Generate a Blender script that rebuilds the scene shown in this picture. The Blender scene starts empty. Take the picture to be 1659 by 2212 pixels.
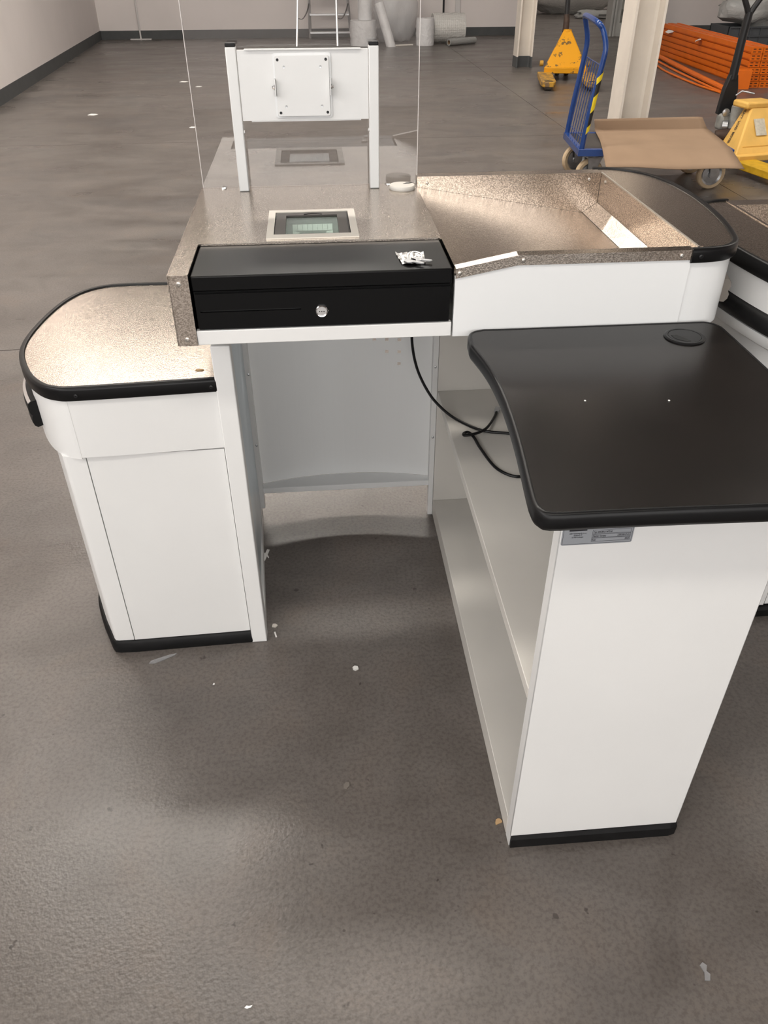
import bpy, math, random
from mathutils import Vector, Matrix, noise as mnoise
random.seed(7)
SC = bpy.context.scene
COL = SC.collection
# ------------------------------------------------------------------ camera
CAMZ, PITCH, YAW, ROLL, FPX = 1.2938, 0.6310, -0.0838, -0.0030, 1684.15
cam_d = bpy.data.cameras.new('camera'); cam = bpy.data.objects.new('camera', cam_d); COL.objects.link(cam)
fw = Vector((-math.sin(YAW) * math.cos(PITCH), math.cos(YAW) * math.cos(PITCH), -math.sin(PITCH)))
rt = Vector((math.cos(YAW), math.sin(YAW), 0)); up = rt.cross(fw)
c_, s_ = math.cos(ROLL), math.sin(ROLL)
r2, u2 = c_ * rt + s_ * up, -s_ * rt + c_ * up
cam.matrix_world = Matrix(((r2.x, u2.x, -fw.x, 0), (r2.y, u2.y, -fw.y, 0), (r2.z, u2.z, -fw.z, CAMZ), (0, 0, 0, 1)))
cam_d.sensor_fit = 'VERTICAL'; cam_d.sensor_height = 24.0; cam_d.lens = 24.0 * FPX / 2212.0
cam_d.clip_start = 0.02; cam_d.clip_end = 200
SC.camera = cam
# ------------------------------------------------------------------ world, exposure
w = bpy.data.worlds.new('sky'); SC.world = w; w.use_nodes = True
w.node_tree.nodes['Background'].inputs[0].default_value = (0.86, 0.93, 1.0, 1)
w.node_tree.nodes['Background'].inputs[1].default_value = 0.6
SC.view_settings.view_transform = 'Standard'; SC.view_settings.look = 'None'
SC.view_settings.exposure = -0.08; SC.view_settings.gamma = 1.0
try: SC.view_settings.use_curve_mapping = False
except Exception: pass
cy = SC.cycles
cy.max_bounces = 6; cy.diffuse_bounces = 3; cy.glossy_bounces = 3; cy.transmission_bounces = 4; cy.transparent_max_bounces = 10
cy.caustics_reflective = False; cy.caustics_refractive = False; cy.use_adaptive_sampling = True; cy.adaptive_threshold = 0.045; cy.sample_clamp_indirect = 6
CEIL = 5.2
def area(name, loc, rot, sx, sy, power, col):
    l = bpy.data.lights.new(name, 'AREA'); l.shape = 'RECTANGLE'; l.size = sx; l.size_y = sy
    l.energy = power; l.color = col
    o = bpy.data.objects.new(name, l); COL.objects.link(o); o.location = loc; o.rotation_euler = rot
    return o
R90 = math.pi / 2
# daylight entering through unseen windows behind the camera and high in the left wall
area('window_light_rear', (0.6, -4.9, 2.2), (R90, 0, 0), 6.0, 2.6, 130, (1.0, 0.975, 0.95))
area('window_light_side', (-2.36, -1.4, 2.5), (0, -R90, 0), 1.8, 5.0, 75, (1.0, 0.98, 0.97))
UNSEEN_LAMPS = [(-1.9, 8.7), (-1.6, 4.2), (0.6, -1.2), (0.6, 4.2), (0.6, 8.7), (4.4, 4.2), (7.2, 6.6), (-2.2, -1.2), (4.8, 18.6)]  # unseen lamps, added for light; the first follows a highlight on the shelf top
# ------------------------------------------------------------------ mesh helpers
def catmull(pts, n=6, closed=False):
    out = []; P = [Vector(p) for p in pts]; m = len(P)
    rng = range(m) if closed else range(m - 1)
    for i in rng:
        g = (lambda k: P[k % m]) if closed else (lambda k: P[min(max(k, 0), m - 1)])
        a, b, c, d = g(i - 1), g(i), g(i + 1), g(i + 2)
        for k in range(n):
            t = k / n
            out.append(0.5 * ((2 * b) + (c - a) * t + (2 * a - 5 * b + 4 * c - d) * t * t + (3 * b - a - 3 * c + d) * t ** 3))
    if not closed: out.append(P[-1])
    return out
def fillet(poly, radii, n=5):
    """round the corners of a closed 2-D polygon"""
    out = []; m = len(poly)
    for i in range(m):
        p0, p, p1 = Vector(poly[i - 1]), Vector(poly[i]), Vector(poly[(i + 1) % m])
        r = radii[i] if isinstance(radii, (list, tuple)) else radii
        if r <= 0: out.append((p.x, p.y)); continue
        a, b = (p0 - p).normalized(), (p1 - p).normalized()
        d = min(r, (p0 - p).length * .49, (p1 - p).length * .49)
        A, B = p + a * d, p + b * d
        for k in range(n + 1):
            t = k / n
            q = A * (1 - t) ** 2 + p * 2 * t * (1 - t) + B * t * t
            out.append((q.x, q.y))
    return out
def offset(path, d, closed=False):
    """offset a 2-D path to its right side by d"""
    P = [Vector(p[:2]) for p in path]; m = len(P); out = []
    for i in range(m):
        a = P[i - 1] if (i > 0 or closed) else P[0]
        b = P[(i + 1) % m] if (i < m - 1 or closed) else P[m - 1]
        t = (b - a).normalized() if (b - a).length > 1e-9 else Vector((1, 0))
        out.append(P[i] + Vector((t.y, -t.x)) * d)
    return out
class MB:
    def __init__(s): s.v = []; s.f = []
    def add(s, vs, fs):
        o = len(s.v); s.v += [tuple(v) for v in vs]; s.f += [tuple(i + o for i in f) for f in fs]; return s
    def box(s, x0, x1, y0, y1, z0, z1, M=None):
        vs = [Vector(p) for p in ((x0, y0, z0), (x1, y0, z0), (x1, y1, z0), (x0, y1, z0), (x0, y0, z1), (x1, y0, z1), (x1, y1, z1), (x0, y1, z1))]
        if M is not None: vs = [M @ v for v in vs]
        return s.add(vs, [(3, 2, 1, 0), (4, 5, 6, 7), (0, 1, 5, 4), (1, 2, 6, 5), (2, 3, 7, 6), (3, 0, 4, 7)])
    def quad(s, a, b, c, d): return s.add([a, b, c, d], [(0, 1, 2, 3)])
    def prism(s, poly, z0, z1):
        n = len(poly); A = sum(poly[i - 1][0] * poly[i][1] - poly[i][0] * poly[i - 1][1] for i in range(n))
        if A < 0: poly = list(reversed(poly))
        vs = [(p[0], p[1], z0) for p in poly] + [(p[0], p[1], z1) for p in poly]
        return s.add(vs, [tuple(range(n - 1, -1, -1)), tuple(range(n, 2 * n))] + [(i, (i + 1) % n, n + (i + 1) % n, n + i) for i in range(n)])
    def extrude(s, poly3, d):
        """planar 3-D polygon extruded by vector d"""
        n = len(poly3); d = Vector(d); P = [Vector(p) for p in poly3]
        nr = Vector((0, 0, 0))
        for i in range(n): nr += P[i - 1].cross(P[i])
        if nr.dot(d) < 0: P.reverse()
        return s.add(P + [p + d for p in P], [tuple(range(n - 1, -1, -1)), tuple(range(n, 2 * n))] + [(i, (i + 1) % n, n + (i + 1) % n, n + i) for i in range(n)])
    def tube(s, path, r, n=10, cap=True, flat=1.0):
        P = [Vector(p) for p in path]; m = len(P); rings = []
        t0 = (P[1] - P[0]).normalized()
        ref = Vector((0, 0, 1)) if abs(t0.z) < .9 else Vector((0, 1, 0))
        u = t0.cross(ref).normalized()
        for i in range(m):
            t = (P[min(i + 1, m - 1)] - P[max(i - 1, 0)]).normalized()
            u = (u - t * u.dot(t)).normalized(); w_ = t.cross(u)
            rr = r[i] if isinstance(r, (list, tuple)) else r
            rings.append([P[i] + (u * math.cos(2 * math.pi * k / n) + w_ * math.sin(2 * math.pi * k / n) * flat) * rr for k in range(n)])
        vs = [v for ring in rings for v in ring]
        fs = [(i * n + k, i * n + (k + 1) % n, (i + 1) * n + (k + 1) % n, (i + 1) * n + k) for i in range(m - 1) for k in range(n)]
        if cap: fs += [tuple(range(n - 1, -1, -1)), tuple((m - 1) * n + k for k in range(n))]
        return s.add(vs, fs)
    def lathe(s, prof, c=(0, 0, 0), axis='z', n=24, cap=True):
        """profile of (radius, height) turned about an axis through c"""
        c = Vector(c)
        if isinstance(axis, str): axis = {'x': Vector((1, 0, 0)), 'y': Vector((0, 1, 0)), 'z': Vector((0, 0, 1)), '-y': Vector((0, -1, 0)), '-x': Vector((-1, 0, 0))}[axis]
        a = Vector(axis).normalized(); ref = Vector((0, 0, 1)) if abs(a.z) < .9 else Vector((1, 0, 0))
        u = a.cross(ref).normalized(); w_ = a.cross(u); m = len(prof)
        vs = [c + a * h + (u * math.cos(2 * math.pi * k / n) + w_ * math.sin(2 * math.pi * k / n)) * r for r, h in prof for k in range(n)]
        fs = [(i * n + k, i * n + (k + 1) % n, (i + 1) * n + (k + 1) % n, (i + 1) * n + k) for i in range(m - 1) for k in range(n)]
        if cap: fs += [tuple(range(n - 1, -1, -1)), tuple((m - 1) * n + k for k in range(n))]
        return s.add(vs, fs)
    def sweep(s, path, sect, closed=False, closed_sect=True, cap=True):
        """section of (outward offset, z) swept along a 2-D path; outward = right-hand side"""
        m = len(path); k = len(sect); rings = [offset(path, o, closed) for o, z in sect]
        vs = [(rings[j][i].x, rings[j][i].y, sect[j][1]) for i in range(m) for j in range(k)]
        fs = []
        for i in range(m if closed else m - 1):
            i2 = (i + 1) % m
            for j in range(k if closed_sect else k - 1):
                j2 = (j + 1) % k
                fs.append((i * k + j, i * k + j2, i2 * k + j2, i2 * k + j))
        if cap and closed_sect and not closed: fs += [tuple(range(k - 1, -1, -1)), tuple((m - 1) * k + j for j in range(k))]
        return s.add(vs, fs)
    def build(s, name, m, parent=None, smooth=False, bevel=0, local=False, solid=0, angle=35):
        vs = s.v
        if parent is not None and not local:
            r = parent
            while r.parent: r = r.parent
            Mi = (Matrix.Translation(r.location) @ r.rotation_euler.to_matrix().to_4x4()).inverted()
            vs = [tuple(Mi @ Vector(v)) for v in vs]
        me = bpy.data.meshes.new(name); me.from_pydata(vs, [], s.f); me.update()
        me.materials.append(m)
        o = bpy.data.objects.new(name, me); COL.objects.link(o)
        if smooth or bevel:
            me.polygons.foreach_set('use_smooth', [True] * len(me.polygons))
            me.set_sharp_from_angle(angle=math.radians(angle))
        if solid:
            d = o.modifiers.new('thickness', 'SOLIDIFY'); d.thickness = solid; d.offset = 0
        if bevel:
            b = o.modifiers.new('bevel', 'BEVEL'); b.width = bevel; b.segments = 2; b.limit_method = 'ANGLE'; b.angle_limit = math.radians(40)
            b.harden_normals = False
        if parent is not None: o.parent = parent
        return o
def tag(o, label=None, cat=None, group=None, kind=None):
    if label: o['label'] = label
    if cat: o['category'] = cat
    if group: o['group'] = group
    if kind: o['kind'] = kind
    return o
def thing(name, label, cat, loc=(0, 0, 0), rotz=0, group=None):
    o = bpy.data.objects.new(name, None); COL.objects.link(o); o.location = loc; o.rotation_euler = (0, 0, rotz)
    o.empty_display_size = .1
    return tag(o, label, cat, group)
def box(name, m, parent, x0, x1, y0, y1, z0, z1, bevel=0, local=False):
    return MB().box(x0, x1, y0, y1, z0, z1).build(name, m, parent, bevel=bevel, local=local)
def text(name, body, size, origin, xdir, ydir, m, parent, align='LEFT', bold=0.0, sx=1.0, local=False):
    cu = bpy.data.curves.new(name, 'FONT'); cu.body = body; cu.size = 1; cu.align_x = align; cu.offset = bold
    cu.resolution_u = 2
    t = bpy.data.objects.new('tmp', cu); COL.objects.link(t)
    dg = bpy.context.evaluated_depsgraph_get(); dg.update()
    me = bpy.data.meshes.new_from_object(t.evaluated_get(dg))
    X, Yd = Vector(xdir).normalized(), Vector(ydir).normalized(); O = Vector(origin)
    b = MB(); b.add([O + X * v.co.x * size * sx + Yd * v.co.y * size for v in me.vertices], [tuple(p.vertices) for p in me.polygons])
    bpy.data.objects.remove(t); bpy.data.curves.remove(cu); bpy.data.meshes.remove(me)
    return b.build(name, m, parent, local=local)
# ------------------------------------------------------------------ materials
def mat(name, col, rough=.5, metal=0, spec=.5, bump=0, bscale=200, bdetail=2, bdist=.001, cvar=0, cscale=3, col2=None, rvar=0, coat=0, alpha=1, trans=0, ior=1.45):
    m = bpy.data.materials.new(name); m.use_nodes = True; nt = m.node_tree; b = nt.nodes['Principled BSDF']
    b.inputs['Base Color'].default_value = (*col, 1); b.inputs['Roughness'].default_value = rough
    b.inputs['Metallic'].default_value = metal; b.inputs['Specular IOR Level'].default_value = spec
    b.inputs['Coat Weight'].default_value = coat; b.inputs['Transmission Weight'].default_value = trans; b.inputs['IOR'].default_value = ior
    b.inputs['Alpha'].default_value = alpha
    tc = nt.nodes.new('ShaderNodeNewGeometry')
    if bump:
        n = nt.nodes.new('ShaderNodeTexNoise'); n.inputs['Scale'].default_value = bscale; n.inputs['Detail'].default_value = bdetail
        nt.links.new(tc.outputs['Position'], n.inputs['Vector'])
        k = nt.nodes.new('ShaderNodeBump'); k.inputs['Strength'].default_value = bump; k.inputs['Distance'].default_value = bdist
        nt.links.new(n.outputs['Fac'], k.inputs['Height']); nt.links.new(k.outputs['Normal'], b.inputs['Normal'])
    if cvar or col2:
        n = nt.nodes.new('ShaderNodeTexNoise'); n.inputs['Scale'].default_value = cscale; n.inputs['Detail'].default_value = 5
        nt.links.new(tc.outputs['Position'], n.inputs['Vector'])
        r = nt.nodes.new('ShaderNodeValToRGB')
        r.color_ramp.elements[0].position = .35; r.color_ramp.elements[1].position = .65
        c2 = col2 if col2 else tuple(c * (1 - cvar) for c in col)
        r.color_ramp.elements[0].color = (*c2, 1); r.color_ramp.elements[1].color = (*col, 1)
        nt.links.new(n.outputs['Fac'], r.inputs['Fac']); nt.links.new(r.outputs['Color'], b.inputs['Base Color'])
        if rvar:
            mr = nt.nodes.new('ShaderNodeMapRange'); mr.inputs['To Min'].default_value = rough - rvar; mr.inputs['To Max'].default_value = rough + rvar
            nt.links.new(n.outputs['Fac'], mr.inputs['Value']); nt.links.new(mr.outputs['Result'], b.inputs['Roughness'])
    return m
M = {}
M['white'] = mat('white_powder_coat', (.78, .78, .77), .38, spec=.4, bump=.06, bscale=900, cvar=.03, cscale=4)
M['white_gloss'] = mat('white_gloss_sheet', (.82, .83, .83), .25, spec=.45)
M['offwhite'] = mat('shelf_white', (.68, .655, .61), .45, spec=.4, cvar=.06, cscale=6)
M['black'] = mat('black_plastic', (.006, .006, .0065), .34, spec=.28)
M['black_rubber'] = mat('black_rubber', (.008, .008, .0085), .5, spec=.25, cvar=.35, cscale=40)
M['drawer'] = mat('black_powder_coat', (.002, .002, .0022), .30, spec=.24, bump=.04, bscale=700)
M['table'] = mat('black_laminate', (.011, .009, .008), .25, spec=.36, bump=.05, bscale=500, cvar=.25, cscale=9)
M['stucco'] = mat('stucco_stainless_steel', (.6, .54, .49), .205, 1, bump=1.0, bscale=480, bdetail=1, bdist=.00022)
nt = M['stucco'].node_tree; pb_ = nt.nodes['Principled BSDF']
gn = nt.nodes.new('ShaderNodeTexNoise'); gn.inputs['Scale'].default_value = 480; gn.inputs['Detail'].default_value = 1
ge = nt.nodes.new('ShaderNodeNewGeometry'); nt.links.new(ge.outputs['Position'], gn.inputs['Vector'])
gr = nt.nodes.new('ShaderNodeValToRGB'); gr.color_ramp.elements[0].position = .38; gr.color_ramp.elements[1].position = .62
gr.color_ramp.elements[0].color = (.39, .335, .285, 1); gr.color_ramp.elements[1].color = (.68, .60, .525, 1)  # speckle paints the glints of the embossed grain into the base colour
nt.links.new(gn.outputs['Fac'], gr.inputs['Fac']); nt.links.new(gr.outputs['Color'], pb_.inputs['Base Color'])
M['brushed'] = mat('brushed_stainless_steel', (.60, .57, .52), .38, 1)
M['galv'] = mat('galvanised_steel', (.70, .76, .80), .42, .75, cvar=.12, cscale=6)
M['chrome'] = mat('chrome', (.8, .8, .8), .12, 1)
M['zinc'] = mat('zinc_plated_steel', (.55, .56, .57), .33, .9, cvar=.2, cscale=30)
M['screwm'] = mat('screw_steel', (.55, .52, .48), .35, .9)
M['dark'] = mat('dark_void', (.02, .02, .02), .7)
M['blue'] = mat('blue_enamel', (.008, .045, .20), .25, spec=.5, coat=.3)
M['yellow_worn'] = mat('worn_orange_yellow_paint', (.78, .36, .01), .45, spec=.4, cscale=26, col2=(.70, .31, .012))
M['yellow'] = mat('dusty_yellow_paint', (.80, .48, .12), .5, spec=.35, cvar=.14, cscale=9)
M['yellow_deep'] = mat('deep_yellow_paint', (.62, .36, .02), .5, spec=.35, cvar=.25, cscale=20)
M['orange'] = mat('orange_powder_coat', (.82, .17, .008), .42, spec=.4, cvar=.12, cscale=5)
M['cardboard'] = mat('cardboard', (.31, .215, .145), .85, spec=.1, bump=.15, bscale=60, cvar=.10, cscale=4)
M['tyre'] = mat('cream_rubber_tyre', (.62, .47, .30), .6, cvar=.15, cscale=25)
M['wood'] = mat('dark_anti_slip_board', (.055, .048, .044), .6, cvar=.2, cscale=10)
M['black_steel'] = mat('black_painted_steel', (.014, .014, .015), .35, spec=.4)
M['aluminium'] = mat('aluminium', (.68, .68, .69), .35, .85)
M['tape_y'] = mat('hazard_tape_yellow', (.80, .60, .02), .4)
M['tape_k'] = mat('hazard_tape_black', (.015, .015, .016), .45, cvar=.4, cscale=60)
M['column'] = mat('cream_column_paint', (.80, .735, .655), .5, spec=.4, cvar=.08, cscale=5)
M['grey_base'] = mat('dark_grey_base_paint', (.085, .09, .092), .5, cvar=.15, cscale=8)
M['pvc_white'] = mat('white_pipe', (.72, .70, .69), .4)
M['foam'] = mat('white_foam_wrap', (.78, .78, .79), .35, spec=.6, bump=.8, bscale=30, bdist=.01, cvar=.10, cscale=14)
M['paper'] = mat('white_paper', (.80, .79, .77), .6)
M['tan'] = mat('tan_chip', (.50, .33, .17), .7)
M['label'] = mat('silver_label', (.36, .38, .41), .4, .3)
M['ink'] = mat('black_ink', (.02, .02, .025), .5)
M['beige'] = mat('beige_plastic', (.70, .66, .60), .4)
M['crate'] = mat('grey_crate_plastic', (.075, .082, .09), .5)
M['rib'] = mat('rubber_roller', (.18, .16, .14), .5)
M['pump'] = mat('dusty_grey_casting', (.34, .34, .32), .55, .3, cvar=.25, cscale=30)
M['rust'] = mat('rusty_brown_steel', (.075, .045, .032), .6, .2, cvar=.4, cscale=25)
M['lamp_body'] = mat('lamp_housing', (.8, .8, .8), .4)
M['dimmed_door'] = mat('dimmed_white_door_paint', (.46, .46, .44), .45, cvar=.08, cscale=6)  # white door, its dim light put into a darker base colour
M['wallpaint'] = mat('wall_paint', (.87, .81, .79), .65, spec=.3, bump=.25, bscale=14, bdetail=4, cvar=.05, cscale=1.2)
M['ceil'] = mat('ceiling_paint', (.17, .155, .145), .7)
M['joint'] = mat('joint_filler', (.035, .033, .032), .7)
def plastic(name, col, rough, op):
    m = bpy.data.materials.new(name); m.use_nodes = True; nt = m.node_tree; N = nt.nodes; L = nt.links
    b = N['Principled BSDF']; b.inputs['Base Color'].default_value = (*col, 1); b.inputs['Roughness'].default_value = rough
    b.inputs['Specular IOR Level'].default_value = .7
    n = N.new('ShaderNodeTexNoise'); n.inputs['Scale'].default_value = 9; n.inputs['Detail'].default_value = 4; n.inputs['Distortion'].default_value = 1.5
    k = N.new('ShaderNodeBump'); k.inputs['Strength'].default_value = .7; k.inputs['Distance'].default_value = .02
    L.new(n.outputs['Fac'], k.inputs['Height']); L.new(k.outputs['Normal'], b.inputs['Normal'])
    t = N.new('ShaderNodeBsdfTransparent'); x = N.new('ShaderNodeMixShader'); x.inputs[0].default_value = op
    L.new(t.outputs[0], x.inputs[1]); L.new(b.outputs[0], x.inputs[2]); L.new(x.outputs[0], N['Material Output'].inputs[0])
    return m
M['film'] = plastic('clear_plastic_film', (.86, .86, .87), .18, .45)
M['film_grey'] = plastic('grey_plastic_film', (.50, .51, .50), .25, .8)
M['bubble'] = plastic('bubble_wrap', (.80, .79, .76), .22, .8)
nt = M['bubble'].node_tree
vo = nt.nodes.new('ShaderNodeTexVoronoi'); vo.inputs['Scale'].default_value = 32; vo.inputs['Randomness'].default_value = .25
ge = nt.nodes.new('ShaderNodeNewGeometry'); nt.links.new(ge.outputs['Position'], vo.inputs['Vector'])
kb = [n for n in nt.nodes if n.type == 'BUMP'][0]; kb.invert = True; kb.inputs['Distance'].default_value = .012; nt.links.new(vo.outputs['Distance'], kb.inputs['Height'])
def glass(name, tint, ior):
    m = bpy.data.materials.new(name); m.use_nodes = True; nt = m.node_tree; N = nt.nodes; L = nt.links
    N.remove(N['Principled BSDF'])
    t = N.new('ShaderNodeBsdfTransparent'); t.inputs[0].default_value = (*tint, 1)
    g = N.new('ShaderNodeBsdfGlossy'); g.inputs['Roughness'].default_value = .015
    lwn = N.new('ShaderNodeLayerWeight'); lwn.inputs['Blend'].default_value = .5
    p5 = N.new('ShaderNodeMath'); p5.operation = 'POWER'; p5.inputs[1].default_value = 5; L.new(lwn.outputs['Facing'], p5.inputs[0])
    F0 = ((ior - 1) / (ior + 1)) ** 2
    f = N.new('ShaderNodeMapRange'); f.inputs['To Min'].default_value = F0; f.inputs['To Max'].default_value = 1; L.new(p5.outputs[0], f.inputs['Value'])
    x = N.new('ShaderNodeMixShader'); L.new(f.outputs[0], x.inputs[0]); L.new(t.outputs[0], x.inputs[1]); L.new(g.outputs[0], x.inputs[2])
    L.new(x.outputs[0], N['Material Output'].inputs[0]); return m
M['acrylic'] = glass('clear_acrylic', (.97, .97, .97), 1.7)
M['pane'] = glass('window_pane', (.90, .95, .93), 1.5)
M['acryl_edge'] = mat('acrylic_cut_edge', (.70, .66, .64), .3, spec=.6)
def emit(name, col, s):
    m = bpy.data.materials.new(name); m.use_nodes = True; N = m.node_tree.nodes
    b = N['Principled BSDF']; b.inputs['Base Color'].default_value = (.9, .9, .9, 1)
    b.inputs['Emission Color'].default_value = (*col, 1); b.inputs['Emission Strength'].default_value = s
    m.cycles.emission_sampling = 'NONE'
    return m
M['tube_glow'] = emit('lamp_diffuser', (1, .93, .80), 4)
M['sky_pane'] = emit('daylit_window_glass', (.95, .98, 1), 1.2)
def worn(name, col, chip, scale, lo):
    """paint with dark chips and scratches"""
    m = mat(name, col, .45, spec=.4); nt = m.node_tree; N = nt.nodes; L = nt.links; b = N['Principled BSDF']
    g = N.new('ShaderNodeNewGeometry'); n = N.new('ShaderNodeTexNoise'); n.inputs['Scale'].default_value = scale; n.inputs['Detail'].default_value = 6; n.inputs['Roughness'].default_value = .65
    L.new(g.outputs['Position'], n.inputs['Vector'])
    r = N.new('ShaderNodeValToRGB'); r.color_ramp.elements[0].position = lo; r.color_ramp.elements[1].position = lo + .025
    r.color_ramp.elements[0].color = (*chip, 1); r.color_ramp.elements[1].color = (*col, 1)
    L.new(n.outputs['Fac'], r.inputs['Fac']); L.new(r.outputs['Color'], b.inputs['Base Color']); return m
M['truck_paint'] = worn('chipped_orange_yellow_paint', (.74, .33, .008), (.17, .10, .03), 13, .385)
M['fork_paint'] = worn('scuffed_fork_paint', (.55, .30, .04), (.20, .13, .07), 20, .47)
def floor_mat():
    m = bpy.data.materials.new('painted_concrete'); m.use_nodes = True; nt = m.node_tree; N = nt.nodes; L = nt.links; b = N['Principled BSDF']
    g = N.new('ShaderNodeNewGeometry')
    def nz(scale, det, rough=.5, dist=0, vec=None):
        n = N.new('ShaderNodeTexNoise'); n.inputs['Scale'].default_value = scale; n.inputs['Detail'].default_value = det
        n.inputs['Roughness'].default_value = rough; n.inputs['Distortion'].default_value = dist
        L.new(vec or g.outputs['Position'], n.inputs['Vector']); return n
    def ramp(src, stops):
        r = N.new('ShaderNodeValToRGB'); e = r.color_ramp.elements
        e[0].position, e[0].color = stops[0][0], (*stops[0][1], 1); e[1].position, e[1].color = stops[-1][0], (*stops[-1][1], 1)
        for p, c in stops[1:-1]:
            q = e.new(p); q.color = (*c, 1)
        L.new(src, r.inputs['Fac']); return r
    def mix(fac, a, c, mode='MIX'):
        x = N.new('ShaderNodeMix'); x.data_type = 'RGBA'; x.blend_type = mode
        if isinstance(fac, float): x.inputs[0].default_value = fac
        else: L.new(fac, x.inputs[0])
        L.new(a, x.inputs[6]); L.new(c, x.inputs[7]); return x.outputs[2]
    big = nz(.9, 4, .55, .4); r1 = ramp(big.outputs['Fac'], [(.30, (.101, .092, .088)), (.46, (.127, .112, .103)), (.60, (.138, .124, .115)), (.75, (.116, .111, .108))])
    mid = nz(5, 3, .6, .8); r2 = ramp(mid.outputs['Fac'], [(.33, (.86, .85, .84)), (.52, (1, 1, 1)), (.70, (1.06, 1.02, .98))])
    c = mix(1.0, r1.outputs[0], r2.outputs[0], 'MULTIPLY')
    fine = nz(130, 2, .6); r3 = ramp(fine.outputs['Fac'], [(.36, (.78, .77, .75)), (.52, (1, 1, 1)), (.7, (1.1, 1.09, 1.06))])
    c = mix(1.0, c, r3.outputs[0], 'MULTIPLY')
    # faint streaks left by mopping, long along x
    mp = N.new('ShaderNodeMapping'); mp.inputs['Scale'].default_value = (.75, 1.7, 1); L.new(g.outputs['Position'], mp.inputs['Vector'])
    st = nz(1.6, 3, .6, .3, mp.outputs[0]); r4 = ramp(st.outputs['Fac'], [(.36, (.83, .815, .81)), (.52, (1, 1, 1)), (.68, (1.12, 1.1, 1.1))])
    c = mix(1.0, c, r4.outputs[0], 'MULTIPLY')
    sp = nz(38, 2, .5); r5 = ramp(sp.outputs['Fac'], [(.245, (.45, .43, .42)), (.275, (1, 1, 1))])
    c = mix(1.0, c, r5.outputs[0], 'MULTIPLY')
    L.new(c, b.inputs['Base Color'])
    rr = N.new('ShaderNodeMapRange'); rr.inputs['To Min'].default_value = .24; rr.inputs['To Max'].default_value = .46
    rr.inputs['From Min'].default_value = .3; rr.inputs['From Max'].default_value = .7
    L.new(st.outputs['Fac'], rr.inputs['Value']); L.new(rr.outputs['Result'], b.inputs['Roughness'])
    b.inputs['Specular IOR Level'].default_value = .5
    bb = nz(170, 1, .5); k = N.new('ShaderNodeBump'); k.inputs['Strength'].default_value = .35; k.inputs['Distance'].default_value = .0012
    L.new(bb.outputs['Fac'], k.inputs['Height'])
    wv = nz(3.5, 1, .5); k2 = N.new('ShaderNodeBump'); k2.inputs['Strength'].default_value = .08; k2.inputs['Distance'].default_value = .008
    L.new(wv.outputs['Fac'], k2.inputs['Height']); L.new(k.outputs['Normal'], k2.inputs['Normal']); L.new(k2.outputs['Normal'], b.inputs['Normal'])
    return m
M['floor'] = floor_mat()
# ------------------------------------------------------------------ room shell
def struct(o): o['kind'] = 'structure'; return o
XL0, XL1 = -2.55, -3.385      # left wall drifts outward towards the back
YB, YR, XR = 15.42, -5.0, 8.6
def lw(y): return -3.035 + (y - 8.83) * (-3.385 + 3.035) / (15.42 - 8.83)
fl = struct(MB().box(-4, XR + .2, YR - .2, 24, -.12, -.006).build('floor', M['joint']))
def slab(x0, x1, y0, y1):
    g = .0025
    MB().box(x0 + g, x1 - g, y0 + g, y1 - g, -.02, 0).build('slab', M['floor'], fl)
ys = [YR - .2, -.97, 2.973, 6.914, 10.855, 14.8, 18.74, 24]
for i in range(len(ys) - 1):
    xj = 2.67 if ys[i] < 6.9 else 2.17
    slab(-4, xj, ys[i], ys[i + 1]); slab(xj, XR + .2, ys[i], ys[i + 1])
# walls
def wall_with_holes(name, along, fixed, a0, a1, z0, z1, holes, th):
    """wall in a vertical plane: along 'x' or 'y'; th = thickness behind the face; holes = (a0, a1, z0, z1)"""
    A = sorted({a0, a1, *[h[0] for h in holes], *[h[1] for h in holes]}); Zs = sorted({z0, z1, *[h[2] for h in holes], *[h[3] for h in holes]})
    b = MB()
    for i in range(len(A) - 1):
        for j in range(len(Zs) - 1):
            ca, cz = (A[i] + A[i + 1]) / 2, (Zs[j] + Zs[j + 1]) / 2
            if any(h[0] < ca < h[1] and h[2] < cz < h[3] for h in holes): continue
            lo, hi = min(fixed, fixed + th), max(fixed, fixed + th)
            if along == 'x': b.box(A[i], A[i + 1], lo, hi, Zs[j], Zs[j + 1])
            else: b.box(lo, hi, A[i], A[i + 1], Zs[j], Zs[j + 1])
    return struct(b.build(name, M['wallpaint']))
wall_with_holes('wall_back', 'x', YB, -3.6, 3.62, 0, CEIL, [], .25)
wall_with_holes('wall_back_right', 'x', YB - .1, 5.5, XR, 0, CEIL, [], .25)
struct(MB().box(3.62, 5.5, YB, YB + .25, 2.7, CEIL).build('wall_over_passage', M['wallpaint']))
struct(MB().box(2.5, 7.5, 21.5, 21.7, 0, CEIL).build('wall_passage', M['wallpaint']))
struct(MB().box(2.4, 2.6, YB + .25, 21.5, 0, CEIL).build('wall_passage_left', M['wallpaint']))
struct(MB().box(7.5, 7.7, YB + .15, 21.5, 0, CEIL).build('wall_passage_right', M['wallpaint']))
b = MB()
b.extrude([(lw(YR), YR, 0), (lw(YB + .2), YB + .2, 0), (lw(YB + .2), YB + .2, 1.6), (lw(YR), YR, 1.6)], (-.2, 0, 0))
b.extrude([(lw(YR), YR, 3.4), (lw(YB + .2), YB + .2, 3.4), (lw(YB + .2), YB + .2, CEIL), (lw(YR), YR, CEIL)], (-.2, 0, 0))
for y0, y1 in ((YR, -3.9), (1.1, YB + .2)):
    b.extrude([(lw(y0), y0, 1.6), (lw(y1), y1, 1.6), (lw(y1), y1, 3.4), (lw(y0), y0, 3.4)], (-.2, 0, 0))
struct(b.build('wall_left', M['wallpaint']))
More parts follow.
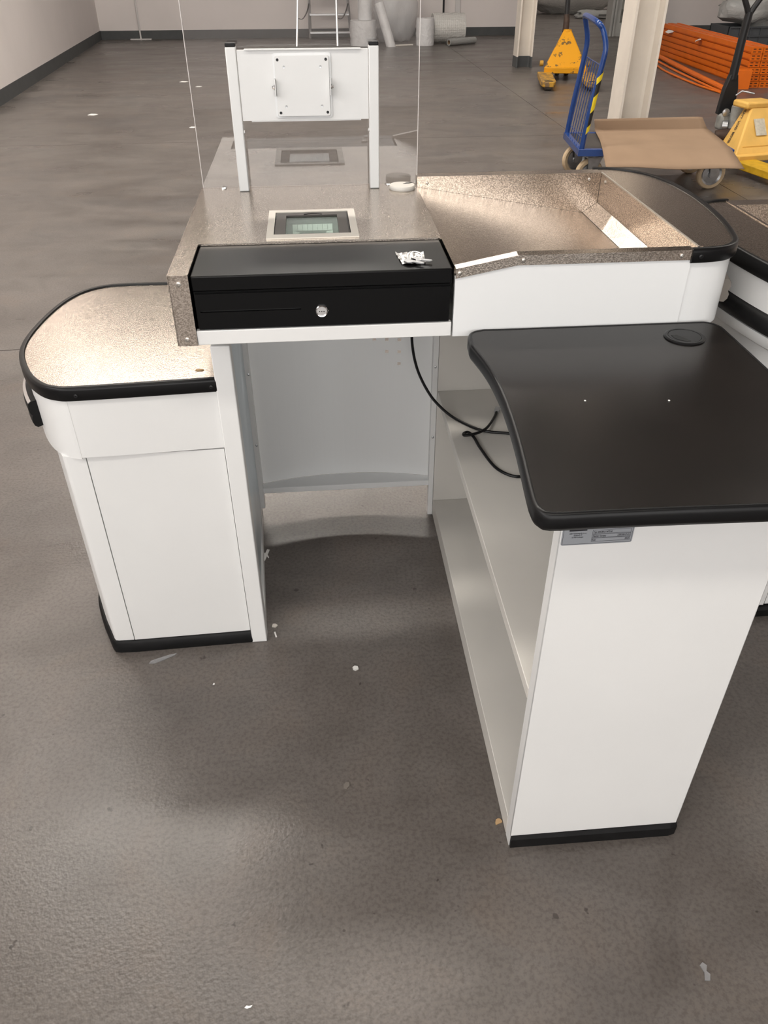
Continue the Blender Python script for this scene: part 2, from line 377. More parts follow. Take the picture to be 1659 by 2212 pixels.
wall_with_holes('wall_rear', 'x', YR, -4, XR, 0, CEIL, [(-2.4, 3.6, .9, 3.5)], -.25)
struct(MB().box(XR, XR + .2, YR - .2, YB + .2, 0, CEIL).build('wall_right', M['wallpaint']))
struct(MB().box(-4, XR + .2, YR - .2, 22, CEIL, CEIL + .15).build('ceiling', M['ceil']))
# windows (frames, mullions, panes)
def window(name, along, fixed, a0, a1, z0, z1, n, f=None):
    fr = MB(); t = .05
    g = (lambda p, q, zz0, zz1, d0, d1: fr.box(p, q, fixed + d0, fixed + d1, zz0, zz1)) if along == 'x' else (lambda p, q, zz0, zz1, d0, d1: fr.box(f((p + q) / 2) + d0, f((p + q) / 2) + d1, p, q, zz0, zz1))
    for k in range(n + 1):
        c = a0 + (a1 - a0) * k / n; c = min(max(c, a0 + t / 2), a1 - t / 2); g(c - t / 2, c + t / 2, z0, z1, -.03, .03)
    for k in range(n):
        p, q = a0 + (a1 - a0) * k / n, a0 + (a1 - a0) * (k + 1) / n
        g(p, q, z0, z0 + t, -.03, .03); g(p, q, z1 - t, z1, -.03, .03)
    o = struct(fr.build(name, M['pvc_white']))
    for k in range(n):
        p, q = a0 + (a1 - a0) * k / n + t / 2, a0 + (a1 - a0) * (k + 1) / n - t / 2
        pb = MB()
        if along == 'x': pb.box(p, q, fixed - .004, fixed + .004, z0 + t, z1 - t)
        else: pb.box(f((p + q) / 2) - .004, f((p + q) / 2) + .004, p, q, z0 + t, z1 - t)
        pb.build('pane', M['sky_pane'], o)
window('window_1', 'x', YR - .12, -2.4, 3.6, .9, 3.5, 4)
window('window_2', 'y', 0, -3.9, 1.1, 1.6, 3.4, 4, lambda y: lw(y) - .12)
# painted skirting
def skirt(name, x0, y0, x1, y1, nx, ny, h):
    t = .006
    struct(MB().extrude([(x0, y0, 0), (x1, y1, 0), (x1, y1, h), (x0, y0, h)], (nx * t, ny * t, 0)).build(name, M['grey_base']))
skirt('baseboard_left', lw(YR), YR, lw(YB), YB, 1, 0, .128)
skirt('baseboard_back', -3.4, YB, 3.62, YB, 0, -1, .125)
skirt('baseboard_back_right', 5.5, YB - .1, XR, YB - .1, 0, -1, .125)
struct(MB().box(3.62, 3.635, YB - .005, YB + .25, 0, .125).build('baseboard_passage', M['grey_base']))
# unseen ceiling lamps, most added to brighten the hall and passage
for i, (x, y) in enumerate(UNSEEN_LAMPS):
    L = thing('unseen_ceiling_lamp', 'unseen panel lamp giving light from under the ceiling', 'lamp', (x, y, CEIL), 0, 'unseen panel lamps under the ceiling')
    MB().box(-1.25, 1.25, -.32, .32, -.07, 0).build('housing', M['lamp_body'], L, local=True)
    MB().box(-1.2, 1.2, -.27, .27, -.085, -.071).build('diffuser', M['tube_glow'], L, local=True)
    a = area('unseen_lamp_light', (x, y, CEIL - .10), (0, 0, 0), 2.4, .54, (60 if x > 3 else 120) if y > 3 else 50, (1, .945, .87))
# ------------------------------------------------------------------ the checkout counter in front
def screw(parent, p, axis, r=.0042, m=None, local=False):
    return MB().lathe([(r * .35, .0008), (r * .45, .0022), (r, .0016), (r * 1.05, 0)], p, axis, 12).build('screw', m or M['screwm'], parent, smooth=True, local=local)
CK = thing('checkout_counter', 'white checkout counter with stainless steel tops, till opening, basin and black side table', 'counter', (0.05, 1.45, 0))
# --- end unit on the left: D-shaped top, curved fascia, body
TOPZ = .662
dpath = [(-.190, 1.276), (-.300, 1.269), (-.433, 1.262), (-.470, 1.266), (-.500, 1.284), (-.530, 1.322), (-.556, 1.374), (-.573, 1.425), (-.580, 1.478), (-.579, 1.540), (-.570, 1.620), (-.554, 1.690), (-.528, 1.742), (-.490, 1.772), (-.440, 1.782), (-.330, 1.782), (-.190, 1.782)]
dpath = [(x * 1.0096 if x < -.2 else x, y * 1.0096) for x, y in dpath]
dl = [tuple(p) for p in catmull([Vector(p) for p in dpath], 5)][::-1]
def L2(o): return [(p.x, p.y) for p in offset(dl, o)]
inner = L2(-.010)
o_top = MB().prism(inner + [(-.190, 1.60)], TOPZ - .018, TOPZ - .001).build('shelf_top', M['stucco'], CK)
tag(o_top, 'speckled stainless steel shelf top with black edge trim')
tr_s = [(-.011, TOPZ - .002), (-.009, TOPZ + .002), (-.003, TOPZ + .0025), (.0, TOPZ + .0005), (.001, TOPZ - .004), (.001, TOPZ - .021), (-.001, TOPZ - .024), (-.011, TOPZ - .024)]
trim = MB().sweep(dl, tr_s).build('edge_trim', M['black'], o_top, smooth=True, angle=50)
for u, y in ((-.438, 1.2735), (-.203, 1.2870)): screw(trim, (u, y, TOPZ - .013), '-y', .0036, M['black_steel'])
i_seam = min(i for i, p in enumerate(dl) if p[0] > -.452 and p[1] < 1.35)
fas = MB().sweep(dl[:i_seam], [(-.016, .522), (-.012, .516), (-.006, .514), (-.006, TOPZ - .022), (-.016, TOPZ - .022)])
fas.build('curved_fascia', M['white'], CK, smooth=True, angle=50)
fp = MB().sweep(dl[i_seam - 1:], [(-.016, .517), (-.0065, .517), (-.0065, TOPZ - .022), (-.016, TOPZ - .022)])
fp.build('fascia_panel', M['white'], CK)
# lower body
bpts = [(-.190, 1.770), (-.440, 1.765), (-.505, 1.745), (-.545, 1.690), (-.560, 1.600), (-.565, 1.500), (-.556, 1.430), (-.530, 1.360)]
body_o = [(p.x, p.y) for p in catmull([Vector(p) for p in bpts], 5)] + [(-.500, 1.296), (-.496, 1.2900), (-.489, 1.2885), (-.4550, 1.2878)]
ib = len(body_o) - 1
MB().sweep(body_o[:ib + 1], [(-.010, .030), (0, .030), (0, .516), (-.010, .516)]).build('curved_side_panel', M['white'], CK, smooth=True, angle=50)
MB().add([(-.4530, 1.2878, .030), (-.1975, 1.2955, .030), (-.1975, 1.2955, .5135), (-.4530, 1.2878, .5135), (-.4530, 1.2970, .030), (-.1975, 1.3050, .030), (-.1975, 1.3050, .5135), (-.4530, 1.2970, .5135)],
        [(0, 1, 2, 3), (7, 6, 5, 4), (0, 4, 5, 1), (1, 5, 6, 2), (2, 6, 7, 3), (3, 7, 4, 0)]).build('front_panel', M['white'], CK)
MB().sweep(body_o + [(-.193, 1.2960)], [(-.008, 0), (.008, 0), (.009, .006), (.008, .026), (.004, .031), (-.008, .031)]).build('kick_plate', M['black_rubber'], CK, smooth=True, angle=50)
# bumper on the outer curve
bp_ = [p for p in dl if p[0] < -.505 and p[1] > 1.345]
bump = MB().sweep(bp_, [(-.006, .548), (.004, .546), (.009, .551), (.011, .560), (.009, .568), (.007, .572), (.010, .576), (.012, .586), (.010, .596), (.004, .601), (-.006, .601)]).build('bumper', M['black_rubber'], CK, smooth=True, angle=60)
MB().sweep(bp_, [(.0035, .6013), (.0092, .5978), (.0098, .5984), (.0040, .6022)]).build('chrome_strip', M['chrome'], bump, smooth=True)
# post, inner side
MB().box(-.1955, -.1615, 1.287, 1.318, 0, .726).build('front_post', M['white'], CK, bevel=.002)
MB().add([(-.172, 1.318, .045), (-.190, 1.748, .045), (-.190, 1.748, .765), (-.172, 1.318, .765), (-.180, 1.318, .045), (-.198, 1.748, .045), (-.198, 1.748, .765), (-.180, 1.318, .765)],
        [(0, 1, 2, 3), (7, 6, 5, 4), (0, 4, 5, 1), (1, 5, 6, 2), (2, 6, 7, 3), (3, 7, 4, 0)]).build('inner_side_sheet', M['galv'], CK)
MB().add([(-.163, 1.318, 0), (-.190, 1.762, 0), (-.190, 1.762, .046), (-.163, 1.318, .046), (-.182, 1.318, 0), (-.200, 1.762, 0), (-.200, 1.762, .046), (-.182, 1.318, .046)],
        [(0, 1, 2, 3), (7, 6, 5, 4), (0, 4, 5, 1), (1, 5, 6, 2), (2, 6, 7, 3), (3, 7, 4, 0)]).build('inner_skirt', M['white'], CK)
MB().box(-.192, -.178, 1.742, 1.762, .05, .766).build('rear_post', M['white'], CK, bevel=.001)
MB().box(.268, .2815, 1.742, 1.762, 0, .766).build('rear_post', M['white'], CK, bevel=.001)
# --- curved modesty panel with square perforations and its foot shelf
def my(x): return 1.768 + .036 * (1 - ((x - .045) / .235) ** 2)
X0, X1 = -.185, .276
hx = [.1285, .1590, .1895]; hz = [.568, .536, .5035, .4715, .4395]
HW, HH = .0042, .0042
holes = [(hx[0], hz[2]), (hx[1], hz[2]), (hx[2], hz[2]), (hx[1], hz[3]), (hx[2], hz[3]), (hx[2], hz[4]), (hx[2], hz[1]), (hx[1], hz[1]), (hx[0], hz[1]), (hx[0] - .0305, hz[1])]
xs = sorted({X0, X1, *[X0 + (X1 - X0) * i / 16 for i in range(17)], *[h + d for h in hx + [hx[0] - .0305] for d in (-HW, HW)]})
zs = sorted({.112, .30, .766, *[h + d for h in hz for d in (-HH, HH)]})
b = MB()
for i in range(len(xs) - 1):
    for j in range(len(zs) - 1):
        cx, cz = (xs[i] + xs[i + 1]) / 2, (zs[j] + zs[j + 1]) / 2
        if any(abs(cx - a) < HW and abs(cz - c) < HH for a, c in holes): continue
        q = [(xs[i], zs[j]), (xs[i + 1], zs[j]), (xs[i + 1], zs[j + 1]), (xs[i], zs[j + 1])]
        b.quad(*[(x, my(x), z) for x, z in q]); b.quad(*[(x, my(x) + .0015, z) for x, z in reversed(q)])
mp_ = b.build('modesty_panel', M['white_gloss'], CK)
arc = [(X0 + (X1 - X0) * i / 20, my(X0 + (X1 - X0) * i / 20) - .001) for i in range(21)]
MB().prism([(X0, 1.746), (X1, 1.746)] + arc[::-1], .096, .1125).build('foot_shelf', M['white_gloss'], CK, bevel=.001)
for x, zz in ((-.182, .45), (-.182, .25), (.2745, .45), (.2745, .25)): screw(mp_, (x, 1.742, zz), '-y', .003, M['zinc'])
# --- till: steel plate, strip, tray, well under the drawer
PZ = .881
TX0, TX1, TY0, TY1 = -.231, .2145, 1.205, 1.742
SX0, SX1, SY0, SY1 = -.078, .064, 1.388, 1.536     # scanner cut-out
xs = [TX0, -.2010, SX0, SX1, TX1]; ys_ = [TY0, 1.3565, SY0, SY1, TY1]
b = MB()
for i in range(4):
    for j in range(4):
        if j == 0 and i > 0: continue
        if i == 2 and j == 2: continue
        b.box(xs[i], xs[i + 1], ys_[j], ys_[j + 1], PZ - .003, PZ)
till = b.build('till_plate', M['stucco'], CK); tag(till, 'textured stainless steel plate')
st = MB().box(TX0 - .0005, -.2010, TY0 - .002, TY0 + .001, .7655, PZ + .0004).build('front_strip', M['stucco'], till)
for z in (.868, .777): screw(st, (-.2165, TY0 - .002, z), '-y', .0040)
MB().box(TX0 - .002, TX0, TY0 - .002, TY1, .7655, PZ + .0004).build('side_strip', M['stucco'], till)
MB().box(-.2010, .2135, TY0, TY0 + .012, .7655, .7893).build('tray_front', M['white'], CK, bevel=.0012)
MB().box(TX0, .2135, TY0 + .012, TY1, .7655, .7690).build('tray_floor', M['white'], CK)
MB().box(TX0, .2145, TY1 - .004, TY1, .769, PZ - .003).build('tray_back', M['white'], CK)
MB().box(-.2025, -.2010, TY0, 1.70, .769, PZ - .0035).build('tray_side', M['black'], CK)
for x in (-.187, .156): screw(till, (x, 1.729, PZ), 'z', .0055, M['chrome'])
# --- screen bracket: two posts, sheet panel, mounting plate
for x0, x1 in ((-.1525, -.1325), (.1160, .1355)):
    p = MB().box(x0, x1, 1.700, 1.7195, PZ, 1.137).build('bracket_post', M['white'], CK, bevel=.002)
    MB().box(x0 + .0005, x1 - .0005, 1.7005, 1.719, 1.137, 1.1435).build('post_cap', M['black'], p, bevel=.0015)
    xi = x1 if x0 < 0 else x0
    for z in (.990, 1.1): screw(p, (xi, 1.712, z), 'x' if x0 < 0 else '-x', .0035, M['zinc'])
b = MB(); b.box(-.1315, .1150, 1.702, 1.7035, 1.012, 1.1315); b.box(-.1315, .1150, 1.7035, 1.715, 1.130, 1.1315); b.box(-.115, .100, 1.7035, 1.712, 1.0095, 1.0115); b.box(-.117, .101, 1.697, 1.7095, 1.1316, 1.1335)
sp = b.build('screen_panel', M['white'], CK)
pl = [(-.0660, 1.0165), (.0440, 1.0165), (.0440, 1.1270), (-.0660, 1.1270)]
pl = fillet(pl, .006)
MB().extrude([(x, 1.7005, z) for x, z in pl], (0, -.001, 0)).build('mounting_recess', M['white_gloss'], sp)
in_ = fillet([(-.0620, 1.0195), (.0400, 1.0195), (.0400, 1.1225), (-.0620, 1.1225)], .005)
mpl = MB().extrude([(x, 1.6985, z) for x, z in in_], (0, -.0035, 0)).build('mounting_plate', M['white'], CK, bevel=.0006)
for x, z in ((-.0565, 1.116), (.0345, 1.116), (-.0565, 1.026), (.0345, 1.026)):
    MB().lathe([(.0012, .0002), (.0026, .0004), (.0026, 0)], (x, 1.6950, z), '-y', 14).build('bolt_hole', M['black_steel'], mpl)
for x, z in ((-.0450, 1.104), (.0240, 1.104), (-.0450, 1.037), (.0240, 1.037)):
    MB().lathe([(.0012, .0002), (.0024, .0003), (.0024, 0)], (x, 1.6950, z), '-y', 14).build('bolt_hole', M['zinc'], mpl)
for sx in (-1, 1):
    x = -.0625 if sx < 0 else .0405
    MB().box(min(x, x + sx * .002), max(x, x + sx * .002), 1.684, 1.699, 1.056, 1.085).build('hinge_ear', M['white'], mpl, bevel=.0006)
    MB().lathe([(.0050, 0), (.0050, .0022), (.0030, .003), (.003, .0048), (.001, .0052)], (x + sx * .002, 1.690, 1.0705), 'x' if sx > 0 else '-x', 10).build('hinge_bolt', M['chrome'], mpl, smooth=True)
# --- clear screen behind the bracket
sh = MB().box(-.2300, .2180, 1.7340, 1.7375, .8812, 1.56).build('splash_screen', M['acrylic'], CK); tag(sh, 'clear acrylic screen')
for x in (-.2300, .2168): MB().box(x, x + .0012, 1.7335, 1.7380, .8812, 1.56).build('screen_edge', M['acryl_edge'], sh)
# --- cable grommet on the plate
g = MB().lathe([(.0262, 0), (.0268, .002), (.0268, .0055), (.0255, .0075), (.0, .0078)], (.182, 1.695, PZ), 'z', 40, cap=False).build('cable_grommet', M['beige'], CK, smooth=True)
MB().prism([(.184, 1.700), (.198, 1.703), (.205, 1.709), (.192, 1.709)], PZ + .0062, PZ + .0082).build('grommet_slot', M['dark'], g)
# --- bag basin
BZ = .897; KX = .3145; BXL, BXR = .2165, .600; BYF, BYB = 1.205, 1.7485
def ztop(x): return .8785 + (BZ - .8785) * min(1, max(0, (x - BXL) / (KX - BXL)))
fx = [BXL, KX, BXR]
b = MB()
for i in range(2):
    a, c = fx[i], fx[i + 1]
    b.add([(a, BYF, ztop(a) - .001), (c, BYF, ztop(c) - .001), (c, BYF + .017, ztop(c)), (a, BYF + .017, ztop(a)),
           (a, BYF, ztop(a) - .017), (c, BYF, ztop(c) - .017), (c, BYF + .017, ztop(c) - .06), (a, BYF + .017, ztop(a) - .06)],
          [(0, 1, 2, 3), (4, 5, 1, 0), (3, 2, 6, 7)])
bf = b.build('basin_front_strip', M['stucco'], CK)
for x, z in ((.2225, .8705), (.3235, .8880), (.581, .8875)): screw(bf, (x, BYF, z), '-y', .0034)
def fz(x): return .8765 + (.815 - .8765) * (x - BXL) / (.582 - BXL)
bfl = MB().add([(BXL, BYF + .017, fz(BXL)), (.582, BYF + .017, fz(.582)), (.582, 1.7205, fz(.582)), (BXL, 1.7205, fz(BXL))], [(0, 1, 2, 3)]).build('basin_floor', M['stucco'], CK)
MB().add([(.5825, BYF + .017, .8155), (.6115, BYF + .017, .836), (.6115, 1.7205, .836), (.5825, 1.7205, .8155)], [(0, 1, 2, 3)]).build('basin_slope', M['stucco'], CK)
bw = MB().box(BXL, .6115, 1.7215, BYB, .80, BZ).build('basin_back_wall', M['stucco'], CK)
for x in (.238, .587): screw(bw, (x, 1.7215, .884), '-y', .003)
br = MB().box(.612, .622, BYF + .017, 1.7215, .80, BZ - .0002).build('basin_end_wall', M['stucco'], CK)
MB().box(.6105, .6135, BYF + .012, 1.7215, BZ - .001, BZ + .0012).build('basin_rim', M['brushed'], br)
for y in (1.69, 1.25): screw(br, (.612, y, .885), '-x', .003)
# D-shaped end top of the basin
epath = [(.598, 1.2035), (.632, 1.2055), (.664, 1.2150), (.690, 1.2420), (.706, 1.2900), (.720, 1.352), (.731, 1.430), (.7365, 1.515), (.733, 1.600), (.718, 1.672), (.690, 1.727), (.648, 1.760), (.606, 1.768)]
el = [tuple(p) for p in catmull([Vector(p) for p in epath], 5)]
el_in = [(p.x, p.y) for p in offset(el, -.010)]
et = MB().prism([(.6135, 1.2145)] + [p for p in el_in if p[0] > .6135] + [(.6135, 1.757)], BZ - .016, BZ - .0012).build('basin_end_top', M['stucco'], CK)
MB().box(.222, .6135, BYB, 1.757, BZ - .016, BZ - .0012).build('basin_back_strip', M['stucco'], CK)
et_tr = MB().sweep(el, [(-.011, BZ - .004), (-.009, BZ + .001), (-.003, BZ + .002), (0, BZ), (.001, BZ - .005), (.001, BZ - .019), (-.001, BZ - .022), (-.011, BZ - .022)]).build('edge_trim', M['black'], et, smooth=True, angle=50)
screw(et_tr, (.612, 1.2025, BZ - .011), '-y', .0036, M['black_steel'])
# white apron around the basin
MB().extrude([(BXL, 1.2075, .7635), (.600, 1.2075, .7635), (.600, 1.2075, .8795), (KX, 1.2075, .8795), (BXL, 1.2075, .8625)], (0, .010, 0)).build('basin_apron', M['white_gloss'], CK)
ea = MB().sweep(el, [(-.016, .7635), (-.006, .7635), (-.006, BZ - .021), (-.016, BZ - .021)]).build('curved_apron', M['white_gloss'], CK, smooth=True, angle=50)
MB().box(BXL, .60, 1.753, 1.761, .7635, BZ - .016).build('basin_back_apron', M['white_gloss'], CK)
MB().prism([(BXL, 1.218), (.60, 1.218)] + [(p.x, p.y) for p in offset(el, -.02)] + [(BXL, 1.75)], .7635, .7675).build('basin_underside', M['white'], CK)
ebp = [p for p in el if p[1] > 1.27]
eb = MB().sweep(ebp, [(-.006, .780), (.008, .779), (.013, .785), (.014, .793), (.011, .799), (.014, .805), (.013, .814), (.007, .820), (-.006, .820)]).build('bumper', M['rib'], CK, smooth=True, angle=60)
# --- shelf cabinet under the basin and the side table
CX0, CX1, CY0, CY1 = .282, .582, .7455, 1.752
cp = MB(); cp.box(CX0, CX1, CY0, CY0 + .003, .030, .752); cp.box(CX0, CX0 + .003, CY0, CY0 + .024, 0, .752); cp.box(CX1 - .003, CX1, CY0, CY0 + .024, 0, .752); cp.box(CX0, CX1, CY0 + .021, CY0 + .024, 0.03, .752)
ep = cp.build('cabinet_end_panel', M['white'], CK, bevel=.0015)
MB().box(CX1 - .012, CX1, CY0 + .024, CY1, .0, .752).build('cabinet_back_panel', M['white'], CK)
MB().box(CX0, CX1 - .012, CY1 - .012, CY1, 0, .7635).build('cabinet_far_panel', M['offwhite'], CK)
for zt, th in ((.385, .022), (.050, .049)):
    MB().box(CX0, CX1 - .013, CY0 + .0245, CY1 - .013, zt - th, zt).build('cabinet_shelf', M['offwhite'], CK, bevel=.0012)
MB().box(CX0 + .003, CX1 - .013, CY0 + .0245, CY1 - .013, .746, .7495).build('cabinet_top', M['offwhite'], CK)
kpath = [(CX0 + .002, .7415), (CX1 - .012, .7395), (CX1 + .001, .7425), (CX1 + .006, .756), (CX1 + .006, 1.74)]
MB().sweep([tuple(p) for p in catmull([Vector(p) for p in kpath], 1)], [(0, 0), (.0005, .024), (-.003, .031), (-.010, .031), (-.010, 0)]).build('kick_plate', M['black_rubber'], CK)
# side table: black laminate with thick black edge
TZ = .775
tpts = [(.236, 1.160), (.2345, 1.145), (.237, 1.130), (.2440, 1.085), (.2480, 1.035), (.2490, .970), (.2460, .895), (.2410, .830), (.2350, .770), (.2315, .735), (.2300, .710), (.2340, .695), (.2470, .6850), (.300, .6840), (.400, .6825), (.500, .6800), (.600, .6790), (.640, .6800), (.660, .690), (.6685, .712), (.669, .80), (.6685, 1.00), (.6685, 1.150), (.6660, 1.185), (.650, 1.2040), (.620, 1.2065), (.500, 1.2065), (.300, 1.2065), (.264, 1.2065), (.243, 1.196), (.237, 1.175)]
tl = [(p.x, p.y) for p in catmull([Vector(p) for p in tpts], 3, closed=True)]
tb = MB().prism([(p.x, p.y) for p in offset(tl, -.006, True)], TZ - .022, TZ - .0006).build('table_top', M['table'], CK); tag(tb, 'black laminate table top')
MB().sweep(tl, [(-.006, TZ - .022), (-.0065, TZ - .0002), (-.004, TZ + .0006), (-.001, TZ - .002), (.0005, TZ - .008), (.0005, TZ - .018), (-.002, TZ - .024), (-.006, TZ - .025)], closed=True).build('table_edge', M['black'], tb, smooth=True, angle=70)
gx, gy = .5865, 1.144
g = MB().lathe([(.0325, 0), (.0325, .0015), (.0300, .0030), (.0268, .0030), (.0262, .0022)], (gx, gy, TZ - .0004), 'z', 40, cap=False).build('cable_grommet', M['black'], tb, smooth=True, angle=20)
MB().lathe([(.0258, 0), (.0258, .0024), (.0, .0026)], (gx, gy, TZ - .0002), 'z', 36, cap=False).build('grommet_lid', M['black'], tb, smooth=True, angle=20)
MB().prism([(gx - .021, gy + .004), (gx - .012, gy + .004), (gx - .002, gy - .012), (gx + .002, gy - .021), (gx - .006, gy - .021), (gx - .014, gy - .016), (gx - .020, gy - .008)], TZ + .0018, TZ + .0027).build('grommet_slot', M['dark'], tb)
# rating plate on the end panel
npz1 = .7300; npx0, npx1, npz0 = .2850, .3765, .6805
sk = .0
lab = MB().extrude([(x, CY0 - .0002, z) for x, z in fillet([(npx0, npz0), (npx1, npz0), (npx1, npz1), (npx0, npz1)], .003, 3)], (0, -.0006, 0)).build('rating_plate', M['label'], CK)
tag(lab, 'silver rating plate with small black print')
LY = CY0 - .0010
def frame(x0, x1, z0, z1, t):
    b = MB()
    for a in ((x0, x1, z0, z0 + t), (x0, x1, z1 - t, z1), (x0, x0 + t, z0, z1), (x1 - t, x1, z0, z1)): b.box(a[0], a[1], LY, LY + .0002, a[2], a[3])
    return b
frame(npx0 + .0014, npx1 - .0014, npz0 + .0014, npz1 - .0012, .0003).build('print_frame', M['ink'], lab)
XD, ZD = (1, 0, 0), (0, 0, 1)
def ptxt(s, size, x, z, align='LEFT', sx=1.15): text('print', s, size, (x, LY - .00012, z), XD, ZD, M['ink'], lab, align, .012, sx)
for (a, c), z, zh in ((('Typ: DK.BKd-1472.bf', ''), .0164, .0224), (('Numer Seryjny', '23/030017-01'), .0102, .0156), (('Rok', '2023'), .0043, .0097)):
    frame(npx0 + .0385, npx1 - .0035, npz0 + z, npz0 + zh, .0003).build('print_frame', M['ink'], lab)
    ptxt(a, .0042, npx0 + .0395, npz0 + z + .0014, 'LEFT', .66)
    if c: ptxt(c, .0042, npx1 - .0045, npz0 + z + .0014, 'RIGHT', .68)
for t_, z in (('D&K Technology Sp. z o.o.', .0176), ('Wr\u00f3\u017cewy 37', .0146), ('63-700 Krotoszyn', .0116)): ptxt(t_, .0030, npx0 + .0200, npz0 + z, 'CENTER', .66)
MB().box(npx0 + .0085, npx0 + .0310, LY, LY + .0002, npz0 + .0222, npz0 + .0320).build('print_block', M['ink'], lab)
ptxt('CE', .0060, npx1 - .0145, npz0 + .0240, 'LEFT', 1.15)
frame(npx1 - .0240, npx1 - .0205, npz0 + .0245, npz0 + .0285, .0005).build('print_frame', M['ink'], lab)
for d in (-1, 1): MB().extrude([(npx1 - .02225 - d * .0028, LY, npz0 + .0237), (npx1 - .02225 - d * .0023, LY, npz0 + .0237), (npx1 - .02225 + d * .0028, LY, npz0 + .0292), (npx1 - .02225 + d * .0023, LY, npz0 + .0292)], (0, .0002, 0)).build('print_cross', M['ink'], lab)
# ------------------------------------------------------------------ cash drawer in the till
CD = thing('cash_drawer', 'black metal cash drawer with round lock set into the till', 'cash drawer', (0, 1.21, .79))
DX0, DX1, DY = -.1992, .2118, 1.2060
MB().box(DX0, DX1, DY + .002, 1.3675, .8525, .8775).build('lid', M['drawer'], CD, bevel=.0025)
MB().box(DX0 + .002, DX1 - .002, DY + .006, 1.3660, .7915, .852).build('body', M['drawer'], CD)
b = MB(); xa, xb, za, zb = DX0 + .004, DX1 - .003, .7915, .8495; sx0, sx1, sz0, sz1 = -.190, -.031, .8195, .8225
for q in ((xa, sx0, za, zb), (sx1, xb, za, zb), (sx0, sx1, za, sz0), (sx0, sx1, sz1, zb)): b.box(q[0], q[1], DY, DY + .006, q[2], q[3])
df = b.build('drawer_front', M['drawer'], CD)
MB().box(sx0, sx1, DY + .005, DY + .0055, sz0, sz1).build('cheque_slot', M['dark'], df)
lk = MB().lathe([(.0100, 0), (.0100, .003), (.0088, .0045), (.0078, .0042), (.0074, .0020), (.0, .0022)], (.0020, DY, .8165), '-y', 32, cap=False).build('lock', M['chrome'], df, smooth=True, angle=30)
for k in range(3): MB().lathe([(.0010, .0026), (.0010, 0)], (-.0015 + k * .0035, DY, .816), '-y', 8).build('key_slot', M['black_steel'], lk)
MB().box(.0122, .0126, DY - .001, DY, .8155, .8175).build('lock_mark', M['chrome'], df)
# tape and keys on the drawer lid
b = MB(); n = 10; rnd = random.Random(3)
tzs = [[.8779 + rnd.random() * .0035 for _ in range(n + 1)] for _ in range(n + 1)]
for i in range(n):
    for j in range(n):
        q = []
        for a, c in ((i, j), (i + 1, j), (i + 1, j + 1), (i, j + 1)):
            u, v = a / n, c / n
            q.append((.128 + .047 * u + (.006 * (1 - v) if u < .5 else -.003 * (1 - v)), 1.232 + .056 * v, tzs[a][c]))
        b.quad(*q)
M['foil'] = mat('crumpled_tape', (.80, .79, .77), .22, .65)
tag(b.build('tape_piece', M['foil']), 'crumpled shiny clear tape stuck on the black cash drawer lid', 'tape')
KY = thing('key_ring', 'small keys on a thin steel ring taped to the cash drawer', 'keys', (.152, 1.25, .8785))
MB().tube([(.156 + .0115 * math.cos(t / 20 * 2 * math.pi), 1.252 + .0115 * math.sin(t / 20 * 2 * math.pi), .8845 + .004 * math.sin(t / 20 * 2 * math.pi)) for t in range(21)], .0007, 6).build('ring', M['chrome'], KY, smooth=True)
def key(x, y, a):
    ca, sa = math.cos(a), math.sin(a)
    P = [(-.010, 0), (-.0075, .0085), (0, .0115), (.008, .0085), (.0105, 0), (.0075, -.006), (.003, -.0075), (.003, -.022), (0, -.025), (-.003, -.022), (-.003, -.0075), (-.0075, -.006)]
    return MB().prism([(x + px * ca - py * sa, y + px * sa + py * ca) for px, py in P], .8815, .8832)
key(.1475, 1.236, .95).build('key', M['zinc'], KY); key(.160, 1.243, 1.15).build('key', M['zinc'], KY)
# ------------------------------------------------------------------ barcode scanner sunk in the till plate
SN = thing('barcode_scanner', 'barcode scanner with glass window and steel frame sunk in the till plate', 'scanner', (-.007, 1.46, PZ))
b = MB(); o4, i4 = (-.0870, .0735, 1.3715, 1.5460), (-.0745, .0605, 1.3930, 1.5310)
for q in ((o4[0], i4[0], o4[2], o4[3]), (i4[1], o4[1], o4[2], o4[3]), (i4[0], i4[1], o4[2], i4[2]), (i4[0], i4[1], i4[3], o4[3])): b.box(*q, PZ + .0002, PZ + .0022)
b.build('steel_frame', M['brushed'], SN)
b = MB(); g4 = (-.0545, .0400, 1.4005, 1.5150)
for q in ((i4[0] + .001, g4[0], i4[2] + .001, i4[3] - .001), (g4[1], i4[1] - .001, i4[2] + .001, i4[3] - .001), (g4[0], g4[1], i4[2] + .001, g4[2]), (g4[0], g4[1], g4[3], i4[3] - .001)): b.box(*q, PZ - .004, PZ + .0004)
bz = b.build('bezel', M['wood'], SN)
M['scan_glass'] = glass('scanner_glass', (.92, .97, .94), 1.30)
MB().box(g4[0], g4[1], g4[2], g4[3], PZ - .0035, PZ - .002).build('window', M['scan_glass'], SN)
hs = MB(); d = .816
hs.quad((g4[0] - .006, g4[2], PZ - .004), (g4[0] - .006, g4[3] + .03, PZ - .004), (g4[0], g4[3] + .03, d), (g4[0], g4[2], d)); hs.quad((g4[1] + .006, g4[2], PZ - .004), (g4[1], g4[2], d), (g4[1], g4[3] + .03, d), (g4[1] + .006, g4[3] + .03, PZ - .004))
hs.quad((g4[0], g4[2], d), (g4[0], g4[3] + .03, d), (g4[1], g4[3] + .03, d), (g4[1], g4[2], d)); hs.quad((g4[0] - .006, g4[3] + .012, PZ - .004), (g4[1] + .006, g4[3] + .012, PZ - .004), (g4[1], g4[3] + .012, d), (g4[0], g4[3] + .012, d))
